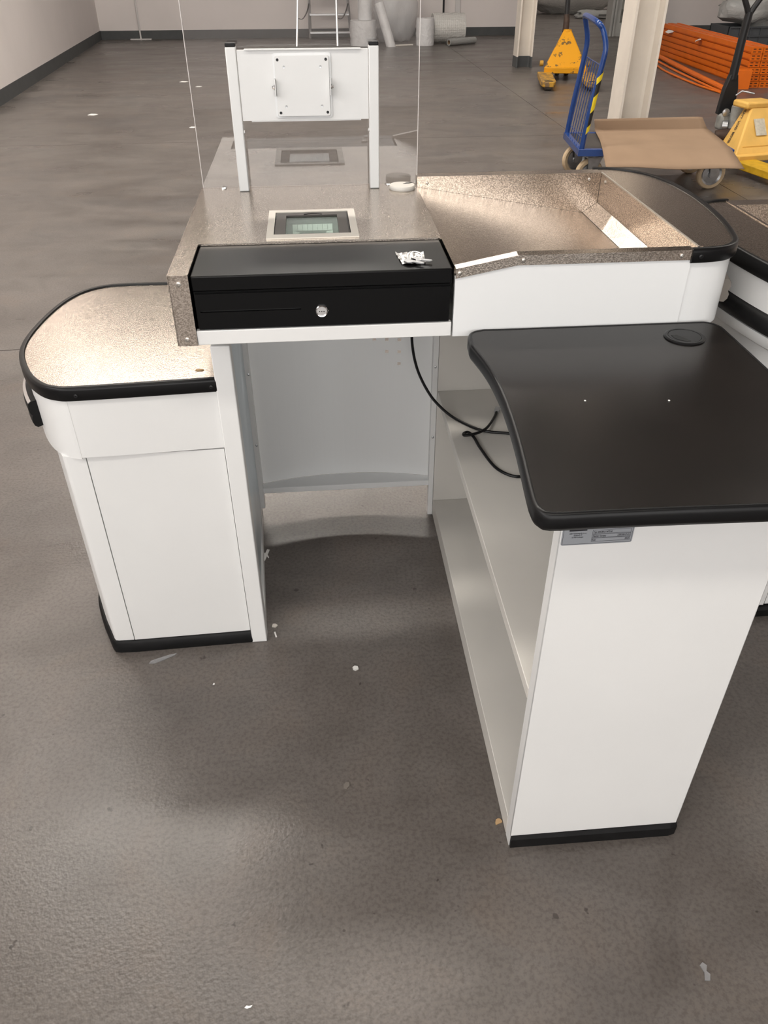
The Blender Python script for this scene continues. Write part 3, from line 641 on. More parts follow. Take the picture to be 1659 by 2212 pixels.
M['worn_lab'] = mat('worn_sticker', (.62, .57, .46), .6, cvar=.3, cscale=40); M['opt'] = mat('scanner_well_plastic', (.55, .60, .56), .35); M['mirror'] = mat('scanner_mirror', (.88, .93, .89), .3, .0)
hs.build('well', M['opt'], SN)
for k in range(8):
    x = -.0440 + k * .0094
    MB().add([(x, 1.5115, .8655), (x + .0088, 1.5115, .8655), (x + .0088, 1.503, .8565), (x, 1.503, .8565)], [(0, 1, 2, 3)]).build('mirror_facet', M['mirror'], SN, solid=.0006)
for s, x in ((1, -.044), (-1, .0308)):
    MB().add([(x, 1.503, .8560), (x + s * .0001, 1.430, .8360), (x + s * .016, 1.440, .8300), (x + s * .012, 1.503, .8540)], [(0, 1, 2, 3)]).build('side_mirror', M['mirror'], SN, solid=.0006)
MB().box(-.0740, -.0715, 1.492, 1.514, PZ - .001, PZ + .0008).build('latch', M['dark'], bz)
MB().box(.0573, .0588, 1.398, 1.527, PZ - .001, PZ + .0009).build('gap', M['dark'], bz)
MB().tube([(-.022, 1.517, PZ + .001), (-.005, 1.5245, PZ + .001), (.012, 1.517, PZ + .001)], .0008, 5).build('grip_mark', M['dark'], bz)
# ------------------------------------------------------------------ cable through the cabinet
cab = [(.200, 1.66, .766), (.2065, 1.685, .60), (.210, 1.690, .53), (.222, 1.675, .475), (.246, 1.645, .43), (.272, 1.618, .405), (.304, 1.587, .3895), (.354, 1.532, .3885), (.416, 1.512, .3885), (.455, 1.50, .3885), (.475, 1.45, .3885), (.455, 1.38, .3885), (.40, 1.335, .3885), (.358, 1.367, .3885), (.338, 1.448, .3885), (.331, 1.500, .3890), (.322, 1.522, .3905), (.311, 1.519, .3905), (.3105, 1.507, .392), (.335, 1.508, .3945), (.360, 1.525, .3945), (.380, 1.556, .3925), (.398, 1.594, .3895), (.405, 1.612, .3890)]
cl = catmull([Vector(p) for p in cab], 6)
CB = thing('telephone_cable', 'thin black cable with clear plug hanging from the till onto the shelf', 'cable', (.354, 1.5, .386))
MB().tube(cl, .0033, 8).build('cord', M['black'], CB, smooth=True)
MB().box(-.006, .006, -.004, .014, -.0035, .0045, Matrix.Translation((.4065, 1.616, .3905)) @ Matrix.Rotation(-.4, 4, 'Z')).build('plug', M['film'], CB, bevel=.001)
# ------------------------------------------------------------------ second checkout counter, mirrored, at the right
DX2, DY2, Z2 = 1.481, -.10, .85
C2 = thing('checkout_counter', 'second white checkout counter with black bumper at the right edge', 'counter', (1.2, 1.45, 0))
e2 = [(DX2 - x, y + DY2) for x, y in el][::-1]
e2in = [(p.x, p.y) for p in offset(e2, -.010)]
xr = DX2 - .6135
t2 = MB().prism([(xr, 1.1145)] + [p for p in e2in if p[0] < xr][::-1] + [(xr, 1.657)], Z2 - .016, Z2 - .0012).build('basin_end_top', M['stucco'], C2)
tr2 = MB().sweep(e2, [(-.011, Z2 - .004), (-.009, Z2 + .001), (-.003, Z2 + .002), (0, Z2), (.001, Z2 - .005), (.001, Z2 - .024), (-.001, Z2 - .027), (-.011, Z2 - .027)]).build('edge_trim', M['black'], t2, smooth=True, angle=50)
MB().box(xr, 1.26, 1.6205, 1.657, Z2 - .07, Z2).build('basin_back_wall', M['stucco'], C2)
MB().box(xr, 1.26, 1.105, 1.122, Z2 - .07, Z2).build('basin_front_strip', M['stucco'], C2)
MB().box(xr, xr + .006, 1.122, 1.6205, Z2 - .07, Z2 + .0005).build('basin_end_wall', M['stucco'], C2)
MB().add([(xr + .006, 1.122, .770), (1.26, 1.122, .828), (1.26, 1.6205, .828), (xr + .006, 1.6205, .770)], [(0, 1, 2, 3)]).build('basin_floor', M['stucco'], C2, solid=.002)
ext = [(1.26, e2[0][1])] if e2[0][1] > e2[-1][1] else []
MB().sweep(e2, [(-.016, .772), (-.006, .772), (-.006, Z2 - .024), (-.016, Z2 - .024)]).build('curved_apron', M['white'], C2, smooth=True, angle=50)
MB().box(xr - .015, 1.26, 1.107, 1.115, .772, Z2 - .01).build('basin_apron', M['white'], C2)
MB().box(xr - .015, 1.26, 1.647, 1.656, .772, Z2 - .016).build('basin_back_apron', M['white'], C2)
MB().sweep(e2, [(-.030, .7385), (-.002, .7385), (.006, .743), (.008, .752), (.004, .762), (-.004, .771), (-.030, .771)]).build('bumper', M['black_rubber'], C2, smooth=True, angle=50)
MB().sweep(e2, [(-.040, .716), (-.004, .716), (-.0005, .720), (-.0005, .737), (-.040, .737)]).build('lower_lip', M['white'], C2, smooth=True, angle=50)
MB().prism([(p.x, p.y) for p in offset(e2, -.02)] + [(1.26, 1.11), (1.26, 1.65)][::(1 if e2[-1][1] < 1.3 else -1)], .722, .734).build('underside', M['white'], C2)
b2 = [(1.30, 1.66), (.90, 1.66), (.835, 1.615), (.800, 1.53), (.785, 1.42), (.790, 1.34), (.812, 1.290), (.850, 1.275)]
b2 = [(p.x, p.y) for p in catmull([Vector(p) for p in b2], 4)] + [(1.004, 1.275)]
bo2 = MB().sweep(b2, [(-.010, .030), (0, .030), (0, .716), (-.010, .716)]).build('curved_side_panel', M['white'], C2, smooth=True, angle=50)
MB().box(1.008, 1.30, 1.278, 1.29, .030, .716).build('front_panel', M['white'], C2)
MB().sweep(b2[:-1] + [(1.30, 1.275)], [(-.005, 0), (.008, 0), (.009, .020), (.006, .027), (-.005, .027)]).build('kick_plate', M['black_rubber'], C2)
for (x, z) in ((.818, .7035), (.836, .690), (.836, .7035)):
    MB().box(x - .0045, x + .0045, 1.2730, 1.2760 if False else 1.2745, z - .0045, z + .0045, Matrix.Translation((0, 0, 0))).build('perforation', M['floor'], bo2)
MB().box(.95, 1.30, 1.29, 1.655, .40, .42).build('inner_shelf', M['offwhite'], C2)
MB().box(1.29, 1.30, 1.29, 1.655, 0, .72).build('side_panel', M['white'], C2)
# ------------------------------------------------------------------ steel columns
def column(name, label, x0, x1, y0, y1, base):
    c = thing(name, label, 'column', ((x0 + x1) / 2, (y0 + y1) / 2, 0))
    t = .018; ym = (y0 + y1) / 2
    poly = [(x0, y0), (x0 + t, y0), (x0 + t, ym - .02), (x0 + t + .02, ym - .006), (x1 - t - .02, ym - .006), (x1 - t, ym - .02), (x1 - t, y0), (x1, y0), (x1, y1), (x1 - t, y1), (x1 - t, ym + .02), (x1 - t - .02, ym + .006), (x0 + t + .02, ym + .006), (x0 + t, ym + .02), (x0 + t, y1), (x0, y1)]
    MB().prism(poly, base, CEIL).build('shaft', M['column'], c)
    if base:
        g = [(p[0] + (.002 if p[0] > (x0 + x1) / 2 else -.002), p[1] + (.002 if p[1] > ym else -.002)) for p in poly]
        MB().prism(g, 0, base).build('painted_base', M['grey_base'], c)
column('steel_column', 'cream steel column standing behind the blue platform trolley', 2.375, 2.605, 6.48, 6.74, .12)
column('steel_column', 'white steel column with dark painted foot beside the chipped pallet truck', 2.635, 2.835, 11.15, 11.36, .122)
# ------------------------------------------------------------------ pallet trucks
def pallet_truck(label, O, a, hw, chassis, paint, fork_paint, fork_len, cap_w=0):
    t = thing('pallet_truck', label, 'pallet truck', (O[0], O[1], 0), a)
    (fw_, fz_), (bw_, by_, bz_), (tw, ty, tz), (uw, uy, uz) = chassis
    # front plate: bottom corners, sloping up to the top edge; flanks; top cap
    V = lambda s: [(s * fw_, 0, fz_), (s * bw_, by_, bz_), (s * uw, uy, uz), (s * tw, ty, tz)]
    Lf, Rf = V(-1), V(1)
    MB().add(Lf + Rf, [(0, 3, 7, 4)][::-1] + [(4, 7, 3, 0)][:0] + [(0, 1, 2, 3), (7, 6, 5, 4), (3, 2, 6, 7), (1, 5, 6, 2), (0, 4, 5, 1)]).build('chassis', paint, t, bevel=.012, local=True)
    MB().box(-fw_ * .96, fw_ * .96, -.035, .03, .075, fz_ + .02).build('cross_member', paint, t, bevel=.006, local=True)
    if cap_w: MB().box(-cap_w, cap_w, ty - .02, uy + .06, tz - .030, tz + .014).build('top_cap', paint, t, bevel=.013, local=True)
    else: MB().lathe([(uw * 1.1, 0), (uw * 1.2, .02), (uw * 1.1, .035), (uw * .8, .04)], (0, (ty + uy) / 2, tz - .03), 'z', 16).build('top_cap', paint, t, smooth=True, local=True)
    for s in (-1, 1):
        xo, xi = s * hw, s * (hw - .16)
        xa, xb_ = min(xo, xi), max(xo, xi)
        L = fork_len
        xm = (xa + xb_) / 2
        top = [(xa, 0), (xa, -L * .86), (xa + .012, -L * .96), (xa + .032, -L), (xb_ - .032, -L), (xb_ - .012, -L * .96), (xb_, -L * .86), (xb_, 0)]
        f = MB().prism(top, .040, .088).build('fork', fork_paint, t, bevel=.006, local=True)
        slot = fillet([(xm - .045, -L * .93), (xm + .045, -L * .93), (xm + .045, -L * .93 + .060), (xm - .045, -L * .93 + .060)], .020, 4)
        MB().prism(slot, .086, .0895).build('slot', M['dark'], f, local=True)
        MB().lathe([(.036, -.035), (.036, .035)], (xm, -L * .88, .036), 'x', 18).build('load_roller', M['rib'], f, smooth=True, local=True)
        MB().box(xm - .05, xm - .038, -L * .92, -L * .80, .03, .06).build('roller_bracket', fork_paint, f, local=True)
    # steering wheels behind the chassis and pump body
    py = max(by_, uy) + .06
    for s in (-1, 1):
        MB().lathe([(.05, -.025), (.082, -.025), (.085, -.015), (.085, .015), (.082, .025), (.05, .025)], (s * .055, py, .085), 'x', 22).build('steer_wheel', M['rib'], t, smooth=True, local=True)
    MB().lathe([(.05, .12), (.055, .2), (.045, .24), (.045, .34), (.03, .36)], (0, py, 0), 'z', 18).build('pump', M['pump'], t, smooth=True, local=True)
    return t, py
# chipped truck at the back
T1, py1 = pallet_truck('chipped orange-yellow pallet truck with worn forks beside the white column', (2.940, 9.985), -.19, .315,
    ((.252, .115), (.13, .40, .13), (.042, .27, .475), (.042, .34, .475)), M['truck_paint'], M['fork_paint'], .84)
hn = MB().tube([(2.980, 10.30, .44), (2.981, 10.31, .56), (2.983, 10.33, .62)], [.038, .034, .030], 14).build('handle_socket', M['rust'], T1, smooth=True)
MB().tube([(2.983, 10.33, .60), (2.985, 10.38, .85), (2.990, 10.43, 1.20)], [.028, .027, .027], 14).build('handle_pole', M['black_steel'], T1, smooth=True)
MB().tube([(2.89, 10.43, 1.20), (2.90, 10.45, 1.30), (2.99, 10.46, 1.34), (3.08, 10.45, 1.30), (3.09, 10.43, 1.20), (2.89, 10.43, 1.20)], .016, 10).build('handle_grip', M['black_steel'], T1, smooth=True)
for s in (-1, 1): MB().lathe([(.03, -.02), (.03, .02)], (s * .27, .12, .16), 'x', 14).build('pivot', M['fork_paint'], T1, local=True)
# dusty yellow truck at the right edge
O2, A2 = (3.144, 5.556), .20
T2, py2 = pallet_truck('dusty yellow pallet truck with black handle and lettering HEAVY LOAD MOVER', O2, A2, .285,
    ((.280, .095), (.125, .372, .112), (.062, .215, .388), (.048, .300, .372)), M['yellow'], M['yellow_deep'], 1.0, .115)
# lettering running down the left flank
ca, sa = math.cos(A2), math.sin(A2)
fa, fb, fc, fd = [Vector(p) for p in ((-.280, 0, .095), (-.125, .372, .112), (-.048, .300, .372), (-.062, .215, .388))]
topm, botm = (fc + fd) / 2, fa * .36 + fb * .64
ydn = (botm - topm).normalized(); nrm = (fb - fa).cross(fd - fa).normalized()
if nrm.x > 0: nrm = -nrm
xw = ydn.cross(nrm).normalized()
text('lettering', 'HEAVY  LOAD  MOVER', .054, topm + ydn * .026 - (nrm.cross(ydn)).normalized() * .022 + nrm * .0040, ydn, nrm.cross(ydn), M['ink'], T2, 'LEFT', .016, .43, local=True)
fn = (Vector((.28, 0, .095)) - fa).cross(fd - fa).normalized()
if fn.y > 0: fn = -fn
def onface(u, v): return fa + Vector((.56 * u, 0, 0)) + (fd - fa + Vector((0, 0, 0))) * v + Vector(((-(fd - fa).x) * 0, 0, 0)) + fn * .004
c0 = Vector((-.02, .115, .255))
MB().extrude([c0 + Vector((x, 0, 0)) + (fd - fa).normalized().cross(fn).cross(fn).normalized() * 0 + Vector((0, z * .583, z * .812)) + fn * .005 for x, z in ((-.06, -.055), (.025, -.055), (.025, .060), (-.06, .060))], fn * .001).build('worn_label', M['worn_lab'], T2, local=True)
MB().box(-.20, .20, .040, .048, .148, .158).build('weld_bead', M['yellow'], T2, local=True)
# handle: wide tapered bracket, pole, fork at the top
hp = MB().extrude([(2.955, 6.06, .275), (3.075, 6.06, .275), (3.068, 6.06, .44), (3.045, 6.06, .53), (2.990, 6.06, .53), (2.966, 6.06, .44)], (0, .05, 0)).build('handle_bracket', M['black_steel'], T2, bevel=.006)
MB().tube([(3.016, 6.085, .50), (3.022, 6.085, .75), (3.030, 6.085, .905)], [.031, .027, .026], 14).build('handle_pole', M['black_steel'], T2, smooth=True)
for s in (-1, 1): MB().tube([(3.030, 6.085, .88), (3.030 + s * .025, 6.085, .93), (3.030 + s * .062, 6.085, .99), (3.030 + s * .075, 6.085, 1.10), (3.030 + s * .06, 6.085, 1.17), (3.030, 6.085, 1.20)], .019, 10).build('handle_grip', M['black_steel'], T2, smooth=True)
pb = MB().box(2.962, 3.130, 6.00, 6.10, .175, .285).build('pump_casting', M['pump'], T2, bevel=.02)
MB().lathe([(.008, -.012), (.026, -.010), (.026, .0), (.014, .004)], (2.985, 5.995, .298), '-y', 16).build('pivot_pin', M['zinc'], T2, smooth=True)
MB().lathe([(.012, -.02), (.034, -.018), (.034, .018), (.012, .02)], (2.990, 5.985, .215), (.9, -.4, 0), 18).build('chain_roller', M['zinc'], T2, smooth=True)
MB().tube([(2.93, 5.98, .150), (3.02, 5.95, .155), (3.10, 5.93, .15)], [.035, .05, .05], 14).build('axle', M['rust'], T2, smooth=True)
MB().tube([(3.055, 6.05, .40), (3.085, 6.03, .43), (3.125, 5.99, .425), (3.15, 5.97, .42)], .006, 8).build('release_lever', M['zinc'], T2, smooth=True)
# ------------------------------------------------------------------ blue platform trolley
PT = thing('platform_trolley', 'blue platform trolley with push handle and cream wheels', 'trolley', (1.655, 5.13, 0), -.105)
TL, TW = .965, .56
fr = MB()
for q in ((0, TL, 0, .035), (0, TL, TW - .035, TW), (0, .035, .035, TW - .035), (TL - .035, TL, .035, TW - .035)): fr.box(*q, .208, .250)
fr.build('deck_frame', M['blue'], PT, bevel=.003, local=True)
MB().box(.035, TL - .035, .035, TW - .035, .225, .246).build('deck_board', M['wood'], PT, local=True)
near = [(.020, .020, .235), (.045, .022, .50), (.078, .024, .72), (.083, .030, .80), (.060, .055, .88), (.030, .10, .915)]
far = [(.030, TW - .10, .925), (.045, TW - .045, .89), (.072, TW - .026, .80), (.070, TW - .022, .70), (.040, TW - .021, .46), (.018, TW - .020, .235)]
hp_ = catmull([Vector(p) for p in near + far], 6)
MB().tube(hp_, .0165, 12).build('push_handle', M['blue'], PT, smooth=True, local=True)
MB().tube([p + Vector((0, 0, 0)) for p in catmull([Vector(p) for p in (near[-2:] + far[:2])], 6)][2:-2], .0172, 12).build('handle_sleeve', M['zinc'], PT, smooth=True, local=True) if False else None
def upx(z): return .020 + (.078 - .020) * (z - .235) / (.72 - .235)
grille = MB().tube([(upx(.30), .025, .30), (upx(.30), TW - .025, .30)], .003, 6).build('wire_rail', M['blue'], PT, local=True)
MB().tube([(upx(.70), .025, .70), (upx(.70), TW - .025, .70)], .003, 6).build('wire_rail', M['blue'], PT, local=True)
for k in range(1, 8):
    y = TW * k / 8
    MB().tube([(upx(.26), y, .26), (upx(.70), y, .70)], .0028, 6).build('wire', M['blue'], PT, local=True)
for z0, z1, c in ((.335, .375, 'tape_y'), (.375, .455, 'tape_k'), (.455, .545, 'tape_y'), (.545, .615, 'tape_k'), (.615, .655, 'tape_y')):
    n = 16; b = MB(); r = .0185
    for k in range(n):
        a0, a1 = 2 * math.pi * k / n, 2 * math.pi * (k + 1) / n
        tw0, tw1 = .02 * math.cos(a0), .02 * math.cos(a1)
        P = lambda a, z, tt: (upx(z + tt) + r * math.cos(a), .0225 + r * math.sin(a), z + tt)
        b.quad(P(a0, z0, tw0), P(a1, z0, tw1), P(a1, z1, tw1), P(a0, z1, tw0))
    b.build('hazard_tape', M[c], PT, smooth=True, local=True)
def caster(x, y, rot):
    wl = MB().lathe([(.066, -.019), (.084, -.020), (.090, -.012), (.090, .012), (.084, .020), (.066, .019)], (x, y, .090), (math.sin(rot), -math.cos(rot), 0), 30, cap=False).build('tyre', M['tyre'], PT, smooth=True, local=True)
    MB().lathe([(.010, -.024), (.020, -.024), (.022, -.012), (.055, -.010), (.066, -.018), (.066, .018), (.055, .010), (.022, .012), (.020, .024), (.010, .024)], (x, y, .090), (math.sin(rot), -math.cos(rot), 0), 30).build('wheel_hub', M['zinc'], wl, smooth=True, local=True)
    Mx = Matrix.Translation((x, y, 0)) @ Matrix.Rotation(rot, 4, 'Z')
    b = MB()
    for s in (-1, 1):
        b.add([Mx @ Vector(p) for p in ((-.014, s * .027, .080), (.014, s * .027, .080), (.070, s * .027, .188), (-.03, s * .027, .188), (-.014, s * .030, .080), (.014, s * .030, .080), (.070, s * .030, .188), (-.03, s * .030, .188))],
              [(0, 1, 2, 3), (7, 6, 5, 4), (0, 4, 5, 1), (1, 5, 6, 2), (2, 6, 7, 3), (3, 7, 4, 0)])
    b.box(-.03, .07, -.030, .030, .186, .191, Mx); b.box(-.04, .08, -.04, .04, .197, .208, Mx); b.lathe([(.022, .188), (.022, .2)], Mx @ Vector((.025, 0, 0)), 'z', 14)
    b.build('fork_bracket', M['zinc'], wl, local=True)
caster(.10, .085, .25); caster(.085, TW - .06, .35); caster(TL - .085, .085, .10); caster(TL - .085, TW - .06, .10)
# cardboard sheet on the trolley
rows = [[(1.885, 5.655, .330), (2.690, 5.690, .327)], [(1.918, 5.655, .262), (2.705, 5.655, .2575)], [(1.860, 5.350, .2535), (2.645, 5.270, .2535)], [(1.790, 5.080, .2535), (2.590, 5.020, .2515)], [(1.750, 4.862, .200), (2.575, 4.780, .190)]]
b = MB(); nx = 14; G = []
for i in range(len(rows) - 1):
    for k in range(4 if i < len(rows) - 2 else 5):
        t = k / 4; row = []
        for j in range(nx + 1):
            u = j / nx
            p = (Vector(rows[i][0]).lerp(Vector(rows[i][1]), u)).lerp(Vector(rows[i + 1][0]).lerp(Vector(rows[i + 1][1]), u), t)
            edge = .004 * math.sin(u * 9) * (1 if i == len(rows) - 2 else 0) * t
            # cut corners at the far end
            if i == 0 and u < .08: p.x += (1 - t) * .02
            if i == 0 and u > .95: p.x -= (1 - t) * .02; p.z -= (1 - t) * .004
            row.append(p + Vector((0, edge, edge)))
        G.append(row)
vs = [p for r in G for p in r]; W_ = nx + 1
fs = [(i * W_ + j, (i + 1) * W_ + j, (i + 1) * W_ + j + 1, i * W_ + j + 1) for i in range(len(G) - 1) for j in range(nx)]
cb = MB().add(vs, fs).build('cardboard_sheet', M['cardboard'], smooth=True, solid=.004, angle=40)
tag(cb, 'large flat brown cardboard sheet lying on the blue trolley', 'cardboard')
# ------------------------------------------------------------------ orange racking beams
rot = -.063; org = Vector((4.735, 9.25, 0))
lev = [(.035, 0, 0), (.030, .02, .0), (.015, .0, .02), (.000, .03, .0), (-.004, .01, -.05), (-.008, .0, -.08)]
ordn = ['lowest', 'second lowest', 'third lowest', 'third highest', 'second highest', 'topmost']
hb = .0645
for k in range(6):
    for s in range(2):
        dx, dy, dyf = lev[k]
        bm_ = thing('racking_beam', '%s orange racking beam of the stack, %s row' % (ordn[k], ('left front' if s == 0 else 'right rear')), 'beam', tuple(org + Vector((dx, dy * .5, k * hb))), rot, 'orange racking beams in the stack')
        x0 = s * .128
        L = 3.18 + dyf - (5 - k) * .012
        # C-shaped profile with a stepped lip
        prof = [(x0 + .014, 0), (x0 + .104, 0), (x0 + .104, .010), (x0 + .118, .014), (x0 + .118, .060), (x0 + .086, .060), (x0 + .086, .054), (x0 + .030, .054), (x0 + .030, .060), (x0, .060), (x0, .014), (x0 + .014, .010)]
        MB().extrude([(x, .006, z) for x, z in prof], (0, L, 0)).build('profile', M['orange'], bm_, local=True)
        # perforated end connector: plate built around four slots
        px0, px1 = x0 + .000, x0 + .122
        xs_ = sorted([px0, px1, x0 + .018, x0 + .050, x0 + .072, x0 + .104]); zz = [0, .012, .021, .038, .047, .0615]
        b = MB()
        for i in range(5):
            for j in range(5):
                if i in (1, 3) and j in (1, 3): continue
                b.box(xs_[i], xs_[i + 1], -.004, .002, zz[j], zz[j + 1])
        b.build('end_connector', M['orange'], bm_, local=True)
        MB().box(px0 + .004, px1 - .004, .0025, .0045, .004, .056).build('connector_back', M['rust'], bm_, local=True)
# orange post end and long bars on the floor
pe = MB().box(0, .16, 0, .12, 0, .185, Matrix.Translation((4.575, 9.16, 0)) @ Matrix.Rotation(-.25, 4, 'Z'))
tag(pe.build('rack_plate', M['orange'], bevel=.003), 'upright orange steel plate standing in front of the stacked beams', 'plate')
for lab_, pts, r in (('thick orange round bar lying on the floor beside the stacked beams', [(4.80, 12.0, .03), (4.60, 10.6, .03), (4.43, 9.3, .03), (4.38, 8.95, .03)], .028),
                     ('middle thin orange rod lying on the floor beside the stacked beams', [(4.66, 11.75, .012), (4.50, 10.6, .012), (4.37, 9.4, .012), (4.33, 8.93, .012)], .012),
                     ('outermost thin orange rod bowing across the floor beside the beams', [(4.56, 11.55, .011), (4.37, 10.6, .011), (4.29, 9.5, .011), (4.31, 8.88, .011)], .011)):
    tag(MB().tube(catmull([Vector(p) for p in pts], 6), r, 10).build('steel_rod', M['orange'], smooth=True), lab_, 'rod')
for lab_, c, a, sz in (('white paper scrap stuck between the stacked beams near the column', (4.905, 11.9, .326), .3, (.05, .16)), ('small white paper slip caught on the long side of the beam stack', (4.812, 10.75, .326), -.3, (.05, .12))):
    b = MB(); Mx = Matrix.Translation(c) @ Matrix.Rotation(a, 4, 'Z')
    b.add([Mx @ Vector(p) for p in ((-sz[0], -sz[1] / 2, -.01), (0, -sz[1] / 2, .004), (0, sz[1] / 2, .004), (-sz[0], sz[1] / 2, -.018), (-sz[0] * 1.2, 0, -.03))], [(0, 1, 2, 3, 4)])
    tag(b.build('paper_scrap', M['paper'], solid=.001), lab_, 'paper')
# ------------------------------------------------------------------ grey crate with a plastic bundle
CR = thing('plastic_crate', 'dark grey plastic crate behind the orange beams', 'crate', (6.15, 12.2, 0))
b = MB(); x0, x1, y0, y1, h = 5.72, 6.62, 11.95, 12.55, .36
b.box(x0, x1, y0, y0 + .02, 0, h); b.box(x0, x1, y1 - .02, y1, 0, h); b.box(x0, x0 + .02, y0, y1, 0, h); b.box(x1 - .02, x1, y0, y1, 0, h); b.box(x0, x1, y0, y1, .0, .02)
b.build('shell', M['crate'], CR)
for k in range(7): MB().box(x0 + k * .147, x0 + k * .147 + .014, y0 - .016, y0, 0, h).build('rib', M['crate'], CR)
for z in (.12, .24, .345): MB().box(x0, x1, y0 - .018, y0, z, z + .015).build('rib', M['crate'], CR)
def blob(name, m, c, r, seed, amp, lat=16, lon=26, parent=None, flatz=None):
    b = MB(); vs = []
    for i in range(lat + 1):
        th = math.pi * i / lat
        for j in range(lon):
            ph = 2 * math.pi * j / lon
            d = Vector((math.sin(th) * math.cos(ph), math.sin(th) * math.sin(ph), math.cos(th)))
            k = 1 + amp * mnoise.noise(d * 1.7 + Vector((seed, 0, 0))) + amp * .5 * mnoise.noise(d * 4.5 + Vector((0, seed, 0)))
            p = Vector((c[0] + d.x * r[0] * k, c[1] + d.y * r[1] * k, c[2] + d.z * r[2] * k))
            if flatz is not None and p.z < flatz: p.z = flatz
            vs.append(p)
    fs = [(i * lon + j, (i + 1) * lon + j, (i + 1) * lon + (j + 1) % lon, i * lon + (j + 1) % lon) for i in range(lat) for j in range(lon)]
    return b.add(vs, fs).build(name, m, parent, smooth=True, angle=80)
tag(blob('plastic_bundle', M['film_grey'], (6.20, 12.22, .58), (.50, .30, .27), 4.2, .45), 'grey crumpled plastic film bundle lying on the dark crate', 'plastic film')
# ------------------------------------------------------------------ packing rolls and step ladder by the back wall
def roll(c, axis, r, L, m, hole=.03, wob=.0, label='', name='packing_roll', n=26, rings=7, core=True, group=None):
    a = Vector(axis).normalized()
    t = thing(name, label, 'roll', c, 0, group)
    prof = [(hole, 0), (r * .98, 0)] + [(r * (1 + wob * math.sin(k * 2.7)), L * k / rings) for k in range(1, rings)] + [(r * .98, L), (hole, L)]
    MB().lathe(prof, c, a, n, cap=False).build('wrap', m, t, smooth=True, angle=50)
    if core: MB().lathe([(hole, .002), (hole, L - .002), (hole * .85, L - .002), (hole * .85, .002), (hole, .002)], c, a, 18, cap=False).build('core', M['cardboard'], t, smooth=True)
    return t
roll((.885, 14.10, 0), (0, 0, 1), .205, .33, M['foam'], .05, .025, 'wide white foam roll standing upright with a smaller roll on top')
roll((.915, 14.12, .332), (.0, 0, 1), .108, .26, M['foam'], .03, .02, 'small white roll standing on the wide foam roll')
roll((1.115, 13.93, .56), (.26, -.14, -.82), .070, .66, M['foam'], .035, .02, 'thin rolled foam sheet leaning against the wide foam roll')
WB = thing('wrapped_bundle', 'tall bundle wrapped in clear plastic film by the back wall', 'plastic film', (1.40, 14.62, 0))
blob('film', M['film'], (1.40, 14.62, .52), (.36, .32, .60), 1.3, .28, 18, 30, parent=WB, flatz=.004)
blob('padding', M['foam'], (1.40, 14.64, .50), (.27, .23, .49), 2.3, .18, 14, 22, parent=WB, flatz=.006)
roll((1.835, 14.0, 0), (0, 0, 1), .140, .36, M['foam'], .03, .02, 'white foam roll standing beside the bubble wrap')
roll((1.985, 14.28, .205), (1, .05, 0), .200, .50, M['bubble'], .05, .03, 'large bubble wrap roll lying by the back wall')
roll((2.185, 13.83, .047), (.82, .57, 0), .046, .56, M['film_grey'], .030, 0, 'clear stretch film roll lying in front of the bubble wrap')
tag(MB().tube([(1.36, 13.84, .012), (1.64, 13.93, .012)], .012, 8).build('cardboard_tube', M['beige'], smooth=True), 'thin pale tube lying on the floor below the plastic bundle', 'tube')
LD = thing('step_ladder', 'aluminium step ladder standing behind the screen bracket', 'ladder', (.28, 14.6, 0))
topz = 1.55; ytop = 14.62
def rail(nm, x0, y0, x1, w_): MB().tube([(x0, y0, 0), (x1, ytop, topz)], w_, 8, flat=.7).build(nm, M['aluminium'], LD, smooth=True)
rail('support_rail', -.150, 13.98, -.02, .018); rail('support_rail', .478, 13.98, .50, .018)
rail('step_rail', .068, 15.22, .095, .024); rail('step_rail', .752, 15.22, .60, .024)
for z in (.085, .345, .600, .86, 1.12):
    t = z / topz; y = 15.22 + (ytop - 15.22) * t; x0 = .068 + .027 * t; x1 = .752 - .152 * t
    MB().box(x0, x1, y - .06, y + .04, z - .012, z + .016).build('step', M['aluminium'], LD, bevel=.003)
MB().box(.0, .60, ytop - .12, ytop + .12, topz, topz + .03).build('top_platform', M['black'], LD)
for xa, xb_ in ((-.115, .072), (.485, .700)):
    MB().tube(catmull([Vector(p) for p in ((xa, 14.15, .36), ((xa * .6 + xb_ * .4), 14.45, .33), ((xa * .2 + xb_ * .8), 14.85, .40), (xb_, 15.0, .50))], 5), .012, 6, flat=.4).build('strap', M['black'], LD)
# pipes at the back wall
PP = thing('wall_pipe', 'thin white pipe running down the back wall to a low floor rail', 'pipe', (-2.75, 15.37, 0))
MB().tube([(-2.735, 15.385, .01), (-2.735, 15.385, 2.6)], .014, 10).build('pipe', M['pvc_white'], PP, smooth=True)
MB().box(-2.90, -2.56, 15.34, 15.40, 0, .012).build('floor_rail', M['pvc_white'], PP)
tag(MB().tube([(2.30, 15.22, 0), (2.30, 15.36, 1.7)], .016, 10).build('black_pole', M['black_steel'], smooth=True), 'black pole leaning on the back wall above the bubble wrap', 'pole')
tag(MB().box(2.52, 2.60, 15.38, 15.42, .13, 2.6).build('wall_conduit', M['pvc_white']), 'white conduit strip on the back wall by the black pole', 'conduit')
